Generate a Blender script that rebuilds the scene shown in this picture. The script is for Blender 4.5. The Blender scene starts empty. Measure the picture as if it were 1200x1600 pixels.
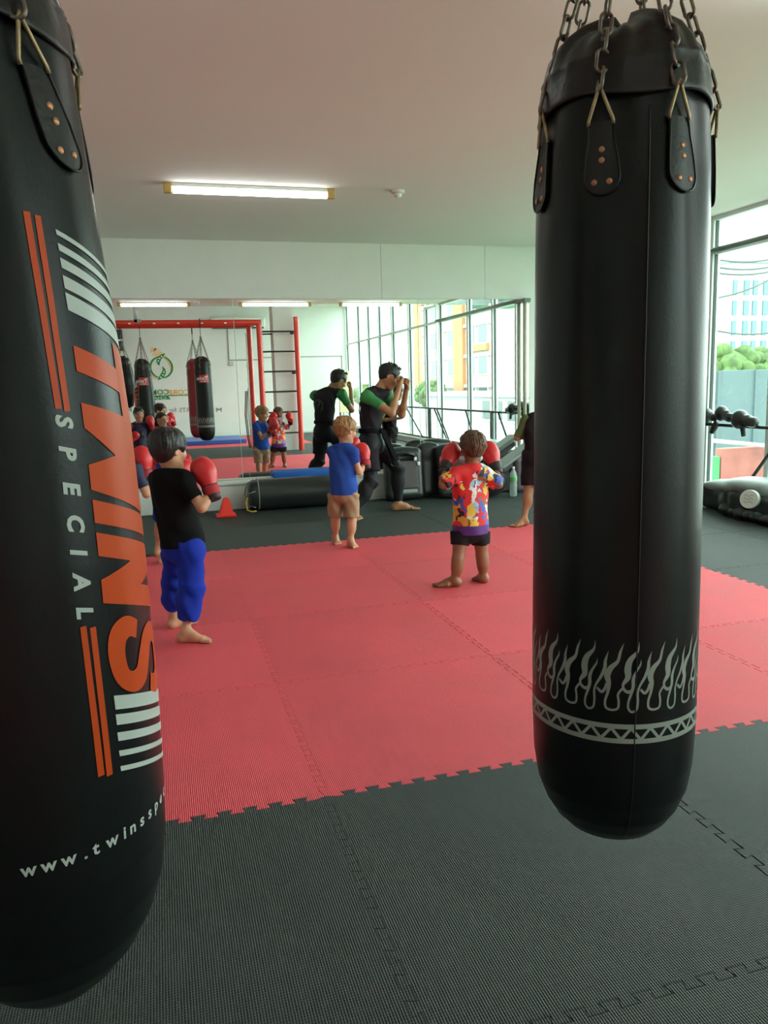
# Boxing gym with mirrors, children training, two punching bags in front
WORLD_STR = 6.5
EXPO = 0.50
import bpy, bmesh, math, random
import numpy as np
from mathutils import Vector, Matrix
PI = math.pi
random.seed(7)
SC = bpy.context.scene
COL = SC.collection
# ---------------------------------------------------------------- camera maths (metres: X right, Y to the mirror wall, Z up)
CH = 1.28
FPX = 1225.0
def _nrm(v): v = np.array(v, float); return v / np.linalg.norm(v)
_dn = _nrm([224, 7600, FPX]); _fy = _nrm([-355, -180, FPX])
_fy = _nrm(_fy - _dn * _fy.dot(_dn)); _xx = np.cross(_fy, -_dn)
if _xx[0] < 0: _xx = -_xx
RM = np.array([_xx, _fy, -_dn])
MY = 8.745                      # plane of the mirrors
def ray(x, y): return RM @ np.array([x - 600.0, y - 800.0, FPX])
def at(x, y, Y): r = ray(x, y); return np.array([0, 0, CH]) + r * (Y / r[1])
def atX(x, y, X): r = ray(x, y); return np.array([0, 0, CH]) + r * (X / r[0])
def atZ(x, y, Z=0.0): r = ray(x, y); return np.array([0, 0, CH]) + r * ((Z - CH) / r[2])
def behind(p): return np.array([p[0], 2 * MY - p[1], p[2]])     # the real place of something seen in the mirrors

# ---------------------------------------------------------------- materials
def mat(name, col, rough=0.6, metal=0.0, bump=None, spec=0.5, coat=0.0, sheen=0.0, var=0.0, vscale=4.0, emit=None, estr=0.0, sss=0.0):
    m = bpy.data.materials.new(name); m.use_nodes = True
    nt = m.node_tree; b = nt.nodes['Principled BSDF']
    b.inputs['Base Color'].default_value = (*col, 1); b.inputs['Roughness'].default_value = rough
    b.inputs['Metallic'].default_value = metal; b.inputs['Specular IOR Level'].default_value = spec
    b.inputs['Coat Weight'].default_value = coat; b.inputs['Sheen Weight'].default_value = sheen
    if sss: b.inputs['Subsurface Weight'].default_value = sss; b.inputs['Subsurface Radius'].default_value = (.02, .008, .005); b.inputs['Subsurface Scale'].default_value = .3
    if emit: b.inputs['Emission Color'].default_value = (*emit, 1); b.inputs['Emission Strength'].default_value = estr
    tc = nt.nodes.new('ShaderNodeTexCoord')
    if var:
        n = nt.nodes.new('ShaderNodeTexNoise'); n.inputs['Scale'].default_value = vscale; n.inputs['Detail'].default_value = 5
        r = nt.nodes.new('ShaderNodeMapRange'); r.inputs['From Min'].default_value = .3; r.inputs['From Max'].default_value = .7
        r.inputs['To Min'].default_value = 1 - var; r.inputs['To Max'].default_value = 1 + var
        mx = nt.nodes.new('ShaderNodeVectorMath'); mx.operation = 'SCALE'; mx.inputs[0].default_value = col
        nt.links.new(tc.outputs['Object'], n.inputs['Vector']); nt.links.new(n.outputs['Fac'], r.inputs['Value'])
        nt.links.new(r.outputs['Result'], mx.inputs['Scale']); nt.links.new(mx.outputs[0], b.inputs['Base Color'])
    if bump:
        sc, st = bump
        n = nt.nodes.new('ShaderNodeTexNoise'); n.inputs['Scale'].default_value = sc; n.inputs['Detail'].default_value = 6
        bp = nt.nodes.new('ShaderNodeBump'); bp.inputs['Strength'].default_value = st; bp.inputs['Distance'].default_value = .01
        nt.links.new(tc.outputs['Object'], n.inputs['Vector']); nt.links.new(n.outputs['Fac'], bp.inputs['Height']); nt.links.new(bp.outputs[0], b.inputs['Normal'])
    return m
def nodes(m): return m.node_tree, m.node_tree.nodes['Principled BSDF']

def mat_foam(name, col, var):
    m = mat(name, col, rough=.62, spec=.35)
    nt, b = nodes(m)
    tc = nt.nodes.new('ShaderNodeTexCoord'); geo = nt.nodes.new('ShaderNodeNewGeometry')
    sep = nt.nodes.new('ShaderNodeSeparateXYZ'); nt.links.new(geo.outputs['Position'], sep.inputs[0])
    def M(op, a, b2=None, v=None):
        n = nt.nodes.new('ShaderNodeMath'); n.operation = op
        if isinstance(a, float): n.inputs[0].default_value = a
        else: nt.links.new(a, n.inputs[0])
        if b2 is not None:
            if isinstance(b2, float): n.inputs[1].default_value = b2
            else: nt.links.new(b2, n.inputs[1])
        return n.outputs[0]
    p = 2 * PI / .0125
    # woven basket relief: alternating short ridges
    sx = M('SINE', M('MULTIPLY', sep.outputs['X'], p)); sy = M('SINE', M('MULTIPLY', sep.outputs['Y'], p * .8))
    w = M('MULTIPLY', sx, sy)
    h = M('ABSOLUTE', w); h = M('POWER', h, .6)
    h2 = M('ADD', h, M('MULTIPLY', M('ABSOLUTE', sx), .5))
    bp = nt.nodes.new('ShaderNodeBump'); bp.inputs['Strength'].default_value = .8; bp.inputs['Distance'].default_value = .0022
    nt.links.new(h2, bp.inputs['Height']); nt.links.new(bp.outputs[0], b.inputs['Normal'])
    n = nt.nodes.new('ShaderNodeTexNoise'); n.inputs['Scale'].default_value = 2.2; n.inputs['Detail'].default_value = 7; n.inputs['Roughness'].default_value = .62
    nt.links.new(geo.outputs['Position'], n.inputs['Vector'])
    r = nt.nodes.new('ShaderNodeMapRange'); r.inputs['From Min'].default_value = .3; r.inputs['From Max'].default_value = .7
    r.inputs['To Min'].default_value = 1 - var; r.inputs['To Max'].default_value = 1 + var
    nt.links.new(n.outputs['Fac'], r.inputs['Value'])
    oi = nt.nodes.new('ShaderNodeObjectInfo'); r2 = nt.nodes.new('ShaderNodeMapRange'); r2.inputs['To Min'].default_value = .93; r2.inputs['To Max'].default_value = 1.06
    nt.links.new(oi.outputs['Random'], r2.inputs['Value'])
    k = M('MULTIPLY', r.outputs[0], r2.outputs[0])
    mx = nt.nodes.new('ShaderNodeVectorMath'); mx.operation = 'SCALE'; mx.inputs[0].default_value = col
    nt.links.new(k, mx.inputs['Scale']); nt.links.new(mx.outputs[0], b.inputs['Base Color'])
    rr = nt.nodes.new('ShaderNodeMapRange'); rr.inputs['To Min'].default_value = .5; rr.inputs['To Max'].default_value = .75
    nt.links.new(n.outputs['Fac'], rr.inputs['Value']); nt.links.new(rr.outputs[0], b.inputs['Roughness'])
    return m

def mat_glass(name, tint):
    m = bpy.data.materials.new(name); m.use_nodes = True; nt = m.node_tree
    for n in list(nt.nodes): nt.nodes.remove(n)
    o = nt.nodes.new('ShaderNodeOutputMaterial'); t = nt.nodes.new('ShaderNodeBsdfTransparent'); g = nt.nodes.new('ShaderNodeBsdfGlossy')
    g.inputs['Roughness'].default_value = .01; t.inputs[0].default_value = (*tint, 1)
    f = nt.nodes.new('ShaderNodeFresnel'); f.inputs[0].default_value = 1.5
    ge = nt.nodes.new('ShaderNodeNewGeometry'); iv = nt.nodes.new('ShaderNodeMath'); iv.operation = 'SUBTRACT'; iv.inputs[0].default_value = 1; nt.links.new(ge.outputs['Backfacing'], iv.inputs[1])
    mu = nt.nodes.new('ShaderNodeMath'); mu.operation = 'MULTIPLY'; nt.links.new(f.outputs[0], mu.inputs[0]); nt.links.new(iv.outputs[0], mu.inputs[1])
    mx = nt.nodes.new('ShaderNodeMixShader'); nt.links.new(mu.outputs[0], mx.inputs[0]); nt.links.new(t.outputs[0], mx.inputs[1]); nt.links.new(g.outputs[0], mx.inputs[2])
    nt.links.new(mx.outputs[0], o.inputs[0]); return m

M = {}
M['red_foam'] = mat_foam('red_foam', (.82, .088, .115), .08)
M['grey_foam'] = mat_foam('grey_foam', (.036, .046, .043), .20)
M['wall'] = mat('white_wall_paint', (.76, .77, .74), rough=.7, var=.02, bump=(60, .04))
M['ceiling'] = mat('ceiling_paint', (.80, .77, .73), rough=.85, var=.015, vscale=.7)
M['trim'] = mat('white_trim', (.72, .76, .72), rough=.4)
M['alu'] = mat('painted_aluminium', (.72, .80, .77), rough=.4, metal=.0)
M['gasket'] = mat('dark_gasket', (.03, .05, .045), rough=.6)
M['mirror'] = mat('mirror_glass', (.90, .94, .92), rough=.0, metal=1.0)
M['mirror_edge'] = mat('mirror_edge', (.55, .68, .62), rough=.2)
M['glass'] = mat_glass('window_glass', (.90, .975, .945))
M['black_leather'] = mat('black_leather', (.006, .007, .0075), rough=.33, spec=.26, bump=(180, .04))
M['worn_leather'] = mat('worn_black_leather', (.012, .010, .010), rough=.38, spec=.36, bump=(90, .10))
M['red_leather'] = mat('dark_red_leather', (.30, .012, .02), rough=.35, bump=(150, .06))
M['orange_print'] = mat('orange_print', (.60, .070, .008), rough=.42, spec=.22)
M['white_print'] = mat('white_print', (.52, .58, .54), rough=.42, spec=.25)
M['silver_print'] = mat('silver_print', (.30, .33, .29), rough=.45, spec=.25)
M['red_label'] = mat('red_label', (.45, .02, .02), rough=.4)
M['chain'] = mat('old_steel', (.20, .17, .14), rough=.42, metal=.85, var=.35, vscale=60)
M['brass'] = mat('worn_brass', (.36, .27, .15), rough=.4, metal=.7, var=.3, vscale=50)
M['copper'] = mat('copper_rivet', (.50, .24, .12), rough=.38, metal=.6)
M['red_paint'] = mat('red_gloss_paint', (.72, .045, .022), rough=.3, coat=.2)
M['black_metal'] = mat('black_metal', (.02, .026, .024), rough=.45, metal=.2)
M['pole_grey'] = mat('grey_tube', (.15, .175, .165), rough=.35, metal=.3)
M['beige'] = mat('beige_plastic', (.52, .49, .38), rough=.5)
M['yellow_cap'] = mat('yellowed_cap', (.55, .38, .12), rough=.5)
M['tube'] = mat('lit_tube', (.9, .95, .93), emit=(.95, 1.0, .97), estr=9.0)
M['pillar_grey'] = mat('grey_paint', (.30, .29, .26), rough=.7)
M['blue_mat'] = mat('blue_vinyl', (.035, .11, .42), rough=.4)
M['blue_foam'] = mat('blue_foam', (.01, .12, .50), rough=.5)
M['red_plastic'] = mat('red_plastic', (.90, .035, .02), rough=.4)
M['black_vinyl'] = mat('black_vinyl', (.020, .024, .024), rough=.33, bump=(30, .15))
M['plum_vinyl'] = mat('plum_vinyl', (.085, .062, .072), rough=.55, bump=(80, .1))
M['grey_vinyl'] = mat('grey_vinyl', (.25, .29, .28), rough=.4)
M['white_plastic'] = mat('white_plastic', (.8, .84, .8), rough=.4)
M['green_print'] = mat('green_print', (.02, .26, .05), rough=.5)
M['orange_wall'] = mat('orange_wall_print', (.85, .38, .06), rough=.5)
M['peach'] = mat('peach_flame_print', (.85, .56, .34), rough=.5)
M['grey_letter'] = mat('grey_wall_letter', (.16, .18, .17), rough=.5)
M['white_letter'] = mat('white_wall_letter', (.8, .85, .8), rough=.5)
M['boxing_red'] = mat('red_glove_leather', (.62, .020, .025), rough=.42, bump=(40, .08))
M['glove_cuff'] = mat('black_glove_cuff', (.018, .012, .014), rough=.6)
M['glove_strap'] = mat('red_elastic', (.42, .02, .03), rough=.7)
M['skin_light'] = mat('fair_skin', (.56, .27, .16), rough=.5, sss=.15, var=.05, vscale=12)
M['skin_tan'] = mat('tan_skin', (.43, .20, .10), rough=.5, sss=.15, var=.05, vscale=12)
M['skin_brown'] = mat('brown_skin', (.27, .105, .052), rough=.5, sss=.1, var=.05, vscale=12)
M['eye'] = mat('dark_eye', (.02, .012, .01), rough=.3)
M['brow'] = mat('dark_brow', (.03, .02, .015), rough=.8)
M['lip'] = mat('lip', (.40, .12, .09), rough=.5)
M['hair_black'] = mat('black_hair', (.010, .008, .008), rough=.42, bump=(90, .5))
M['hair_brown'] = mat('brown_hair', (.10, .05, .025), rough=.55, bump=(90, .5), var=.4, vscale=25)
M['hair_blond'] = mat('blond_hair', (.33, .17, .065), rough=.55, bump=(90, .5), var=.3, vscale=25)
M['hair_buzz'] = mat('short_dark_hair', (.045, .028, .02), rough=.8, bump=(300, .6))
M['cloth_black'] = mat('black_cotton', (.005, .005, .006), rough=.9, spec=.15, bump=(120, .1))
M['cloth_royal'] = mat('royal_blue_cotton', (.008, .028, .33), rough=.8, spec=.2, bump=(90, .1))
M['cloth_blue'] = mat('blue_cotton', (.022, .075, .36), rough=.85, spec=.2, bump=(90, .1))
M['cloth_khaki'] = mat('khaki_cotton', (.36, .22, .13), rough=.85, bump=(90, .15), var=.08, vscale=20)
M['cloth_shorts'] = mat('charcoal_shorts', (.018, .013, .016), rough=.85, spec=.2, bump=(90, .1))
M['cloth_plum'] = mat('dark_plum_cotton', (.020, .013, .018), rough=.85, spec=.2, bump=(60, .2), var=.2, vscale=20)
M['tights'] = mat('black_tights', (.008, .007, .010), rough=.65, spec=.3)
M['cloth_green'] = mat('green_jersey', (.035, .22, .060), rough=.7)
M['cloth_olive'] = mat('olive_jersey', (.10, .15, .045), rough=.75)
M['cloth_navy'] = mat('navy_jersey', (.012, .014, .055), rough=.7)
M['cloth_red'] = mat('red_jersey', (.50, .03, .03), rough=.7)
M['cloth_white'] = mat('white_cloth', (.60, .68, .70), rough=.8)

# ---------------------------------------------------------------- object helpers
def tag(o, label=None, cat=None, group=None, kind=None):
    if label: o['label'] = label
    if cat: o['category'] = cat
    if group: o['group'] = group
    if kind: o['kind'] = kind
    return o
def empty(name, loc, label, cat, group=None, rz=0):
    o = bpy.data.objects.new(name, None); COL.objects.link(o); o.location = Vector(loc); o.rotation_euler = (0, 0, rz)
    o.empty_display_size = .1
    return tag(o, label, cat, group)
def link(name, me, parent=None, loc=None):
    o = bpy.data.objects.new(name, me); COL.objects.link(o)
    if parent is not None: o.parent = parent
    if loc is not None: o.location = Vector(loc)
    return o
class B:
    """collects shapes, builds ONE mesh object"""
    def __init__(s): s.bm = bmesh.new()
    def box(s, x0, x1, y0, y1, z0, z1, bev=0, seg=2, mtx=None):
        r = bmesh.ops.create_cube(s.bm, size=1); vs = r['verts']
        for v in vs:
            v.co = Vector(((x0 + x1) / 2 + v.co.x * (x1 - x0), (y0 + y1) / 2 + v.co.y * (y1 - y0), (z0 + z1) / 2 + v.co.z * (z1 - z0)))
        if bev:
            es = list({e for v in vs for e in v.link_edges})
            rr = bmesh.ops.bevel(s.bm, geom=es, offset=bev, segments=seg, profile=.5, affect='EDGES')
            vs = list({v for f in rr['faces'] for v in f.verts} | {v for v in vs if v.is_valid})
        if mtx is not None:
            for v in vs: v.co = mtx @ v.co
        return s
    def tube(s, pts, r, seg=12, closed=False, caps=True, radii=None):
        pts = [Vector(p) for p in pts]; n = len(pts); rings = []
        up = None
        for i, p in enumerate(pts):
            if closed: t = pts[(i + 1) % n] - pts[i - 1]
            else: t = pts[min(i + 1, n - 1)] - pts[max(i - 1, 0)]
            t.normalize()
            if up is None: up = t.orthogonal().normalized()
            up = (up - t * up.dot(t)); up = up.normalized() if up.length > 1e-6 else t.orthogonal().normalized()
            w = t.cross(up); rr = radii[i] if radii else r
            rings.append([s.bm.verts.new(p + (up * math.cos(a) + w * math.sin(a)) * rr) for a in [2 * PI * k / seg for k in range(seg)]])
        for i in range(n if closed else n - 1):
            A, Bq = rings[i], rings[(i + 1) % n]
            for k in range(seg): s.bm.faces.new((A[k], A[(k + 1) % seg], Bq[(k + 1) % seg], Bq[k]))
        if caps and not closed:
            s.bm.faces.new(rings[0][::-1]); s.bm.faces.new(rings[-1])
        return s
    def lathe(s, prof, seg=32, mtx=None, center=(0, 0)):
        rings = []
        for r, z in prof:
            ring = []
            if r < 1e-5: ring = [s.bm.verts.new((center[0], center[1], z))]
            else: ring = [s.bm.verts.new((center[0] + r * math.cos(2 * PI * k / seg), center[1] + r * math.sin(2 * PI * k / seg), z)) for k in range(seg)]
            rings.append(ring)
        for a, b in zip(rings, rings[1:]):
            for k in range(seg):
                k2 = (k + 1) % seg
                if len(a) == 1 and len(b) == 1: continue
                if len(a) == 1: s.bm.faces.new((a[0], b[k2], b[k]))
                elif len(b) == 1: s.bm.faces.new((a[k], a[k2], b[0]))
                else: s.bm.faces.new((a[k], a[k2], b[k2], b[k]))
        if mtx is not None:
            for ring in rings:
                for v in ring: v.co = mtx @ v.co
        return s
    def poly(s, pts):
        s.bm.faces.new([s.bm.verts.new(p) for p in pts]); return s
    def build(s, name, m, parent=None, loc=None, smooth=False, kind=None):
        bmesh.ops.recalc_face_normals(s.bm, faces=s.bm.faces)
        me = bpy.data.meshes.new(name); s.bm.to_mesh(me); s.bm.free()
        if smooth: me.polygons.foreach_set('use_smooth', [True] * len(me.polygons))
        for mm in (m if isinstance(m, (list, tuple)) else [m]): me.materials.append(mm)
        o = link(name, me, parent, loc)
        if smooth == 'auto':
            try: me.set_sharp_from_angle(angle=math.radians(38))
            except Exception: pass
        if kind: o['kind'] = kind
        return o
def rot_to(d, up=(0, 0, 1)):
    """matrix whose Z axis points along d"""
    return Vector(d).to_track_quat('Z', 'Y').to_matrix().to_4x4()

# ---------------------------------------------------------------- signed-distance modelling (one continuous surface)
class SDF:
    def __init__(s): s.p = []
    def cone(s, a, b, r1, r2, flat=False, k=.012, sub=False):
        a = np.array(a, float); b = np.array(b, float); ab = b - a; L = max(np.linalg.norm(ab), 1e-6); u = ab / L
        def f(X, Y, Z):
            px, py, pz = X - a[0], Y - a[1], Z - a[2]
            t = px * u[0] + py * u[1] + pz * u[2]; tc = np.clip(t, 0, L)
            if flat:
                q = np.sqrt(np.maximum(px * px + py * py + pz * pz - t * t, 0)); return np.maximum(q - (r1 + (r2 - r1) * tc / L), np.maximum(t - L, -t))
            dx, dy, dz = px - u[0] * tc, py - u[1] * tc, pz - u[2] * tc
            return np.sqrt(dx * dx + dy * dy + dz * dz) - (r1 + (r2 - r1) * tc / L)
        R = max(r1, r2); s.p.append((f, np.minimum(a, b) - R, np.maximum(a, b) + R, k, sub)); return s
    def ell(s, c, r, fr=None, k=.012, sub=False):
        c = np.array(c, float); r = np.array(r, float); F = np.eye(3) if fr is None else np.array(fr, float)
        def f(X, Y, Z):
            q = [((X - c[0]) * F[i][0] + (Y - c[1]) * F[i][1] + (Z - c[2]) * F[i][2]) for i in range(3)]
            k0 = np.sqrt(sum((q[i] / r[i]) ** 2 for i in range(3))); k1 = np.sqrt(sum((q[i] / r[i] ** 2) ** 2 for i in range(3)))
            return k0 * (k0 - 1) / np.maximum(k1, 1e-6)
        ext = np.sqrt(sum((F[i] * r[i]) ** 2 for i in range(3))); s.p.append((f, c - ext, c + ext, k, sub)); return s
    def rbox(s, c, h, rad, fr=None, k=.01, sub=False):
        c = np.array(c, float); h = np.array(h, float) - rad; F = np.eye(3) if fr is None else np.array(fr, float)
        def f(X, Y, Z):
            q = [np.abs((X - c[0]) * F[i][0] + (Y - c[1]) * F[i][1] + (Z - c[2]) * F[i][2]) - h[i] for i in range(3)]
            return np.sqrt(sum(np.maximum(v, 0) ** 2 for v in q)) + np.minimum(np.maximum(q[0], np.maximum(q[1], q[2])), 0) - rad
        ext = sum(np.abs(F[i]) * (h[i] + rad) for i in range(3)); s.p.append((f, c - ext, c + ext, k, sub)); return s
    def mesh(s, name, m, parent, res=.006, disp=None, cuts=(), origin=(0, 0, 0)):
        adds = [p for p in s.p if not p[4]]
        lo = np.min([p[1] for p in adds], 0) - 3 * res - .01; hi = np.max([p[2] for p in adds], 0) + 3 * res + .01
        n = np.ceil((hi - lo) / res).astype(int) + 1
        D = np.full(n, .05, np.float32); ax = [lo[i] + res * np.arange(n[i]) for i in range(3)]
        for f, a, b, k, sub in s.p:
            mg = k + 2.5 * res
            i0 = np.maximum(np.floor((a - mg - lo) / res).astype(int), 0); i1 = np.minimum(np.ceil((b + mg - lo) / res).astype(int) + 1, n)
            if np.any(i1 <= i0): continue
            sl = tuple(slice(i0[i], i1[i]) for i in range(3))
            X = ax[0][sl[0]][:, None, None]; Y = ax[1][sl[1]][None, :, None]; Z = ax[2][sl[2]][None, None, :]
            d = f(X, Y, Z); o = D[sl]
            if sub:
                h = np.maximum(k - np.abs(o + d), 0) / k; D[sl] = np.maximum(o, -d) + h * h * k * .25
            else:
                h = np.maximum(k - np.abs(o - d), 0) / k; D[sl] = np.minimum(o, d) - h * h * k * .25
        X = ax[0][:, None, None]; Y = ax[1][None, :, None]; Z = ax[2][None, None, :]
        if disp is not None: D = D + disp(X, Y, Z)
        for p0, nn in cuts:      # keep the side the normal points AWAY from
            p0 = np.array(p0, float); nn = _nrm(nn)
            D = np.maximum(D, (X - p0[0]) * nn[0] + (Y - p0[1]) * nn[1] + (Z - p0[2]) * nn[2])
        V, Q = nets(D, lo, res)
        V = V - np.array(origin)
        me = bpy.data.meshes.new(name); me.vertices.add(len(V)); me.vertices.foreach_set('co', V.astype(np.float32).ravel())
        me.loops.add(Q.size); me.loops.foreach_set('vertex_index', Q.ravel().astype(np.int32))
        me.polygons.add(len(Q)); me.polygons.foreach_set('loop_start', np.arange(0, Q.size, 4, dtype=np.int32))
        try: me.polygons.foreach_set('loop_total', np.full(len(Q), 4, np.int32))
        except Exception: pass
        me.update(calc_edges=True); me.validate()
        me.polygons.foreach_set('use_smooth', [True] * len(me.polygons))
        me.materials.append(m)
        return link(name, me, parent)
def nets(D, lo, res):
    n = D.shape; s = D < 0
    c = [(i, j, k) for i in (0, 1) for j in (0, 1) for k in (0, 1)]
    def sh(A, o): return A[o[0]:n[0] - 1 + o[0], o[1]:n[1] - 1 + o[1], o[2]:n[2] - 1 + o[2]]
    cnt = sum(sh(s, o).astype(np.int8) for o in c); act = (cnt > 0) & (cnt < 8)
    idx = np.argwhere(act); vals = np.stack([D[idx[:, 0] + o[0], idx[:, 1] + o[1], idx[:, 2] + o[2]] for o in c], 1)
    pos = np.zeros((len(idx), 3)); num = np.zeros(len(idx))
    for a in range(8):
        for b in range(a + 1, 8):
            if sum(abs(c[a][i] - c[b][i]) for i in range(3)) != 1: continue
            va, vb = vals[:, a], vals[:, b]; m = (va < 0) != (vb < 0)
            t = va[m] / (va[m] - vb[m]); pos[m] += np.array(c[a]) + t[:, None] * (np.array(c[b]) - np.array(c[a])); num[m] += 1
    pos /= num[:, None]; V = lo + (idx + pos) * res
    ID = np.full(act.shape, -1, np.int64); ID[act] = np.arange(len(idx)); Q = []
    for axn in range(3):
        u, v = (axn + 1) % 3, (axn + 2) % 3
        A = [slice(None)] * 3; Bs = [slice(None)] * 3; A[axn] = slice(0, n[axn] - 1); Bs[axn] = slice(1, n[axn])
        sa = s[tuple(A)]; sb = s[tuple(Bs)]; e = np.argwhere(sa != sb)
        e = e[(e[:, u] > 0) & (e[:, v] > 0) & (e[:, u] < n[u] - 1) & (e[:, v] < n[v] - 1)]
        def g(du, dv): q = e.copy(); q[:, u] += du; q[:, v] += dv; return ID[q[:, 0], q[:, 1], q[:, 2]]
        q = np.stack([g(-1, -1), g(0, -1), g(0, 0), g(-1, 0)], 1); fl = ~sa[e[:, 0], e[:, 1], e[:, 2]]
        q[fl] = q[fl][:, ::-1]; Q.append(q)
    Q = np.concatenate(Q); return V, Q[np.all(Q >= 0, 1)]
def folds(amp, f=22., dirv=(0, 0, 1), seed=0):
    rs = np.random.RandomState(seed); ph = rs.rand(6) * 6.28
    def d(X, Y, Z):
        w = np.sin(f * .5 * X + ph[0] + 1.5 * np.sin(f * .3 * Z + ph[1])) + np.sin(f * .6 * Y + ph[2] + 1.3 * np.sin(f * .4 * X + ph[3]))
        return amp * (np.sin(f * (Z + .5 * X - .3 * Y) + 1.6 * w + ph[4]) * .6 + .4 * np.sin(f * 1.9 * (Z * .4 + X - .6 * Y) + w + ph[5]))
    return d
# ================================================================= THE ROOM
XW, XL, YB, YF = 5.45, -3.2, 8.745, -5.4
ZC, ZH, YS = 2.84, 3.6, 2.55
def struct(name, b, m, parent=None, smooth=False):
    return b.build(name, m, parent, smooth=smooth, kind='structure') if parent is None else b.build(name, m, parent, smooth=smooth)
b = B(); b.box(XL - .1, 5.7, YF - .1, YB + .2, -.20, -.021); struct('floor', b, mat('sub_floor', (.03, .03, .03), .8))
b = B(); b.box(XL - .1, XW + .15, YS, YB + .2, ZC, ZC + .15); b.box(XL - .1, XW + .15, YS - .12, YS, ZC, ZH + .1); b.box(XL - .1, XW + .15, YF - .1, YS - .12, ZH, ZH + .15)
struct('ceiling', b, M['ceiling'])
b = B(); b.box(XL, XW + .15, YB + .012, YB + .2, -.02, ZC)
struct('wall_back', b, M['wall'])
# boarding above the mirrors, with its panel joints
xs = [XL, -.62, at(595, 420, YB)[0], at(757, 420, YB)[0], XW]
for i, (xa, xb) in enumerate(zip(xs, xs[1:])):
    b = B(); b.box(xa + .0015, xb - .0015, YB - .012, YB + .012, 2.245, ZC, bev=.0015, seg=1); struct('trim_%d' % (i + 1), b, M['wall'])
b = B(); b.box(XL - .12, XL, YF - .1, YB + .2, -.02, ZH + .1); struct('wall_left', b, M['wall'])
b = B(); b.box(XL, XW + .15, YF - .12, YF, -.02, ZH + .1); struct('wall_front', b, M['wall'])
b = B(); b.box(XW, XW + .12, YF, YB + .1, -.02, .12); b.box(XW, XW + .12, 8.30, YB + .1, .12, ZC); struct('wall_right', b, M['wall'])
b = B(); b.box(4.335, XW, YB - .004, YB + .012, .30, 2.245); struct('trim_5', b, M['wall'])
# ledge under the mirrors and its rounded nosing, kerb under the windows
b = B(); b.box(XL, XW, 8.565, YB + .012, -.02, .262, bev=.004); b.box(XL, XW, 8.545, YB, .262, .300, bev=.012, seg=3); struct('trim_6', b, M['trim'], smooth='auto')
b = B(); b.box(XW - .05, XW + .12, YF, 8.54, .10, .135, bev=.01, seg=3); struct('trim_7', b, M['trim'], smooth='auto')
# door leaf outline and cable trunking on the far (front) wall
b = B(); b.box(3.0, 5.30, YF, YF + .012, 2.16, 2.185); b.box(5.28, 5.31, YF, YF + .012, 0, 2.185); b.box(2.05, 3.0, YF, YF + .02, 2.10, 2.13); b.box(2.02, 2.05, YF, YF + .02, 2.10, 3.0)
struct('trim_8', b, M['pillar_grey'])
b = B(); b.box(XL, XW, YF, YF + .012, 0, .08); struct('baseboard_front', b, M['trim'])
# free-standing column behind the wall bars
b = B(); b.box(2.385, 2.80, .62, 1.06, -.02, ZH); col = struct('wall_column', b, M['wall'])

# ---------------------------------------------------------------- windows (floor-to-ceiling glazing)
my = [YF + .05, -4.0, -2.93, -1.85, -.68, .60, 1.71, 2.62, 4.06, 5.15, 6.05, 6.93, 7.75, 8.30]
ZT = 2.50
for i, (y0, y1) in enumerate(zip(my, my[1:])):
    top = ZH if y1 < 2.5 else ZC
    if i == 7: y0 = YS
    if i == 6: y1 = YS - .12
    b = B(); g = .030
    b.box(XW - .02, XW + .07, y0, y0 + g, .135, top, bev=.003, seg=1); b.box(XW - .02, XW + .07, y1 - g, y1, .135, top, bev=.003, seg=1)
    b.box(XW - .01, XW + .06, y0 + g, y1 - g, .135, .175); b.box(XW - .01, XW + .06, y0 + g, y1 - g, top - .04, top); b.box(XW - .0, XW + .06, y0 + g, y1 - g, ZT - .025, ZT + .02)
    w = struct('window_%d' % (i + 1), b, M['alu'])
    for za, zb in ((.175, ZT - .025), (ZT + .02, top - .04)):
        b = B(); b.box(XW + .022, XW + .030, y0 + g, y1 - g, za, zb); b.build('pane', M['glass'], w)
    b = B()
    for yy in (y0 + g, y1 - g - .007): b.box(XW + .006, XW + .04, yy, yy + .007, .175, top - .04)
    b.build('gasket', M['gasket'], w)
b = B(); b.tube([(XW - .06, YS, ZT), (XW - .06, 8.66, ZT)], .030, 14)
o = b.build('trim_9', M['pole_grey'], smooth=True, kind='structure')
px_ = at(820, 550, 8.66)[0]
b = B(); b.tube([(px_, 8.66, .30), (px_, 8.66, 2.20)], .022, 16); o = b.build('trim_10', M['beige'], smooth=True, kind='structure')
b = B(); b.box(px_ - .03, px_ + .06, 8.62, 8.744, 2.20, 2.245, bev=.006); b.build('trim_11', M['pole_grey'], kind='structure')

# ---------------------------------------------------------------- mirrors
mx = [-2.9, -1.22, at(371, 600, YB)[0], at(654, 560, YB)[0], 4.335]
ml = ['wide wall mirror behind the lettered bag, hidden mostly by the boys', 'tall wall mirror left of the thin seam, showing the wall logo', 'wall mirror in the middle, showing the wall bars and the instructor', 'wall mirror at the right end, reflecting the tall windows']
for i, (xa, xb) in enumerate(zip(mx, mx[1:])):
    b = B(); b.box(xa + .002, xb - .002, YB - .006, YB - .0005, .302, 2.243)
    t = b.build('wall_mirror', M['mirror']); tag(t, ml[i], 'mirror', 'mirrors along the back wall')
    b = B(); b.box(xb - .0035, xb + .0015, YB - .009, YB - .0062, .302, 2.243); b.build('mirror_edge', M['mirror_edge'], t)

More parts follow.
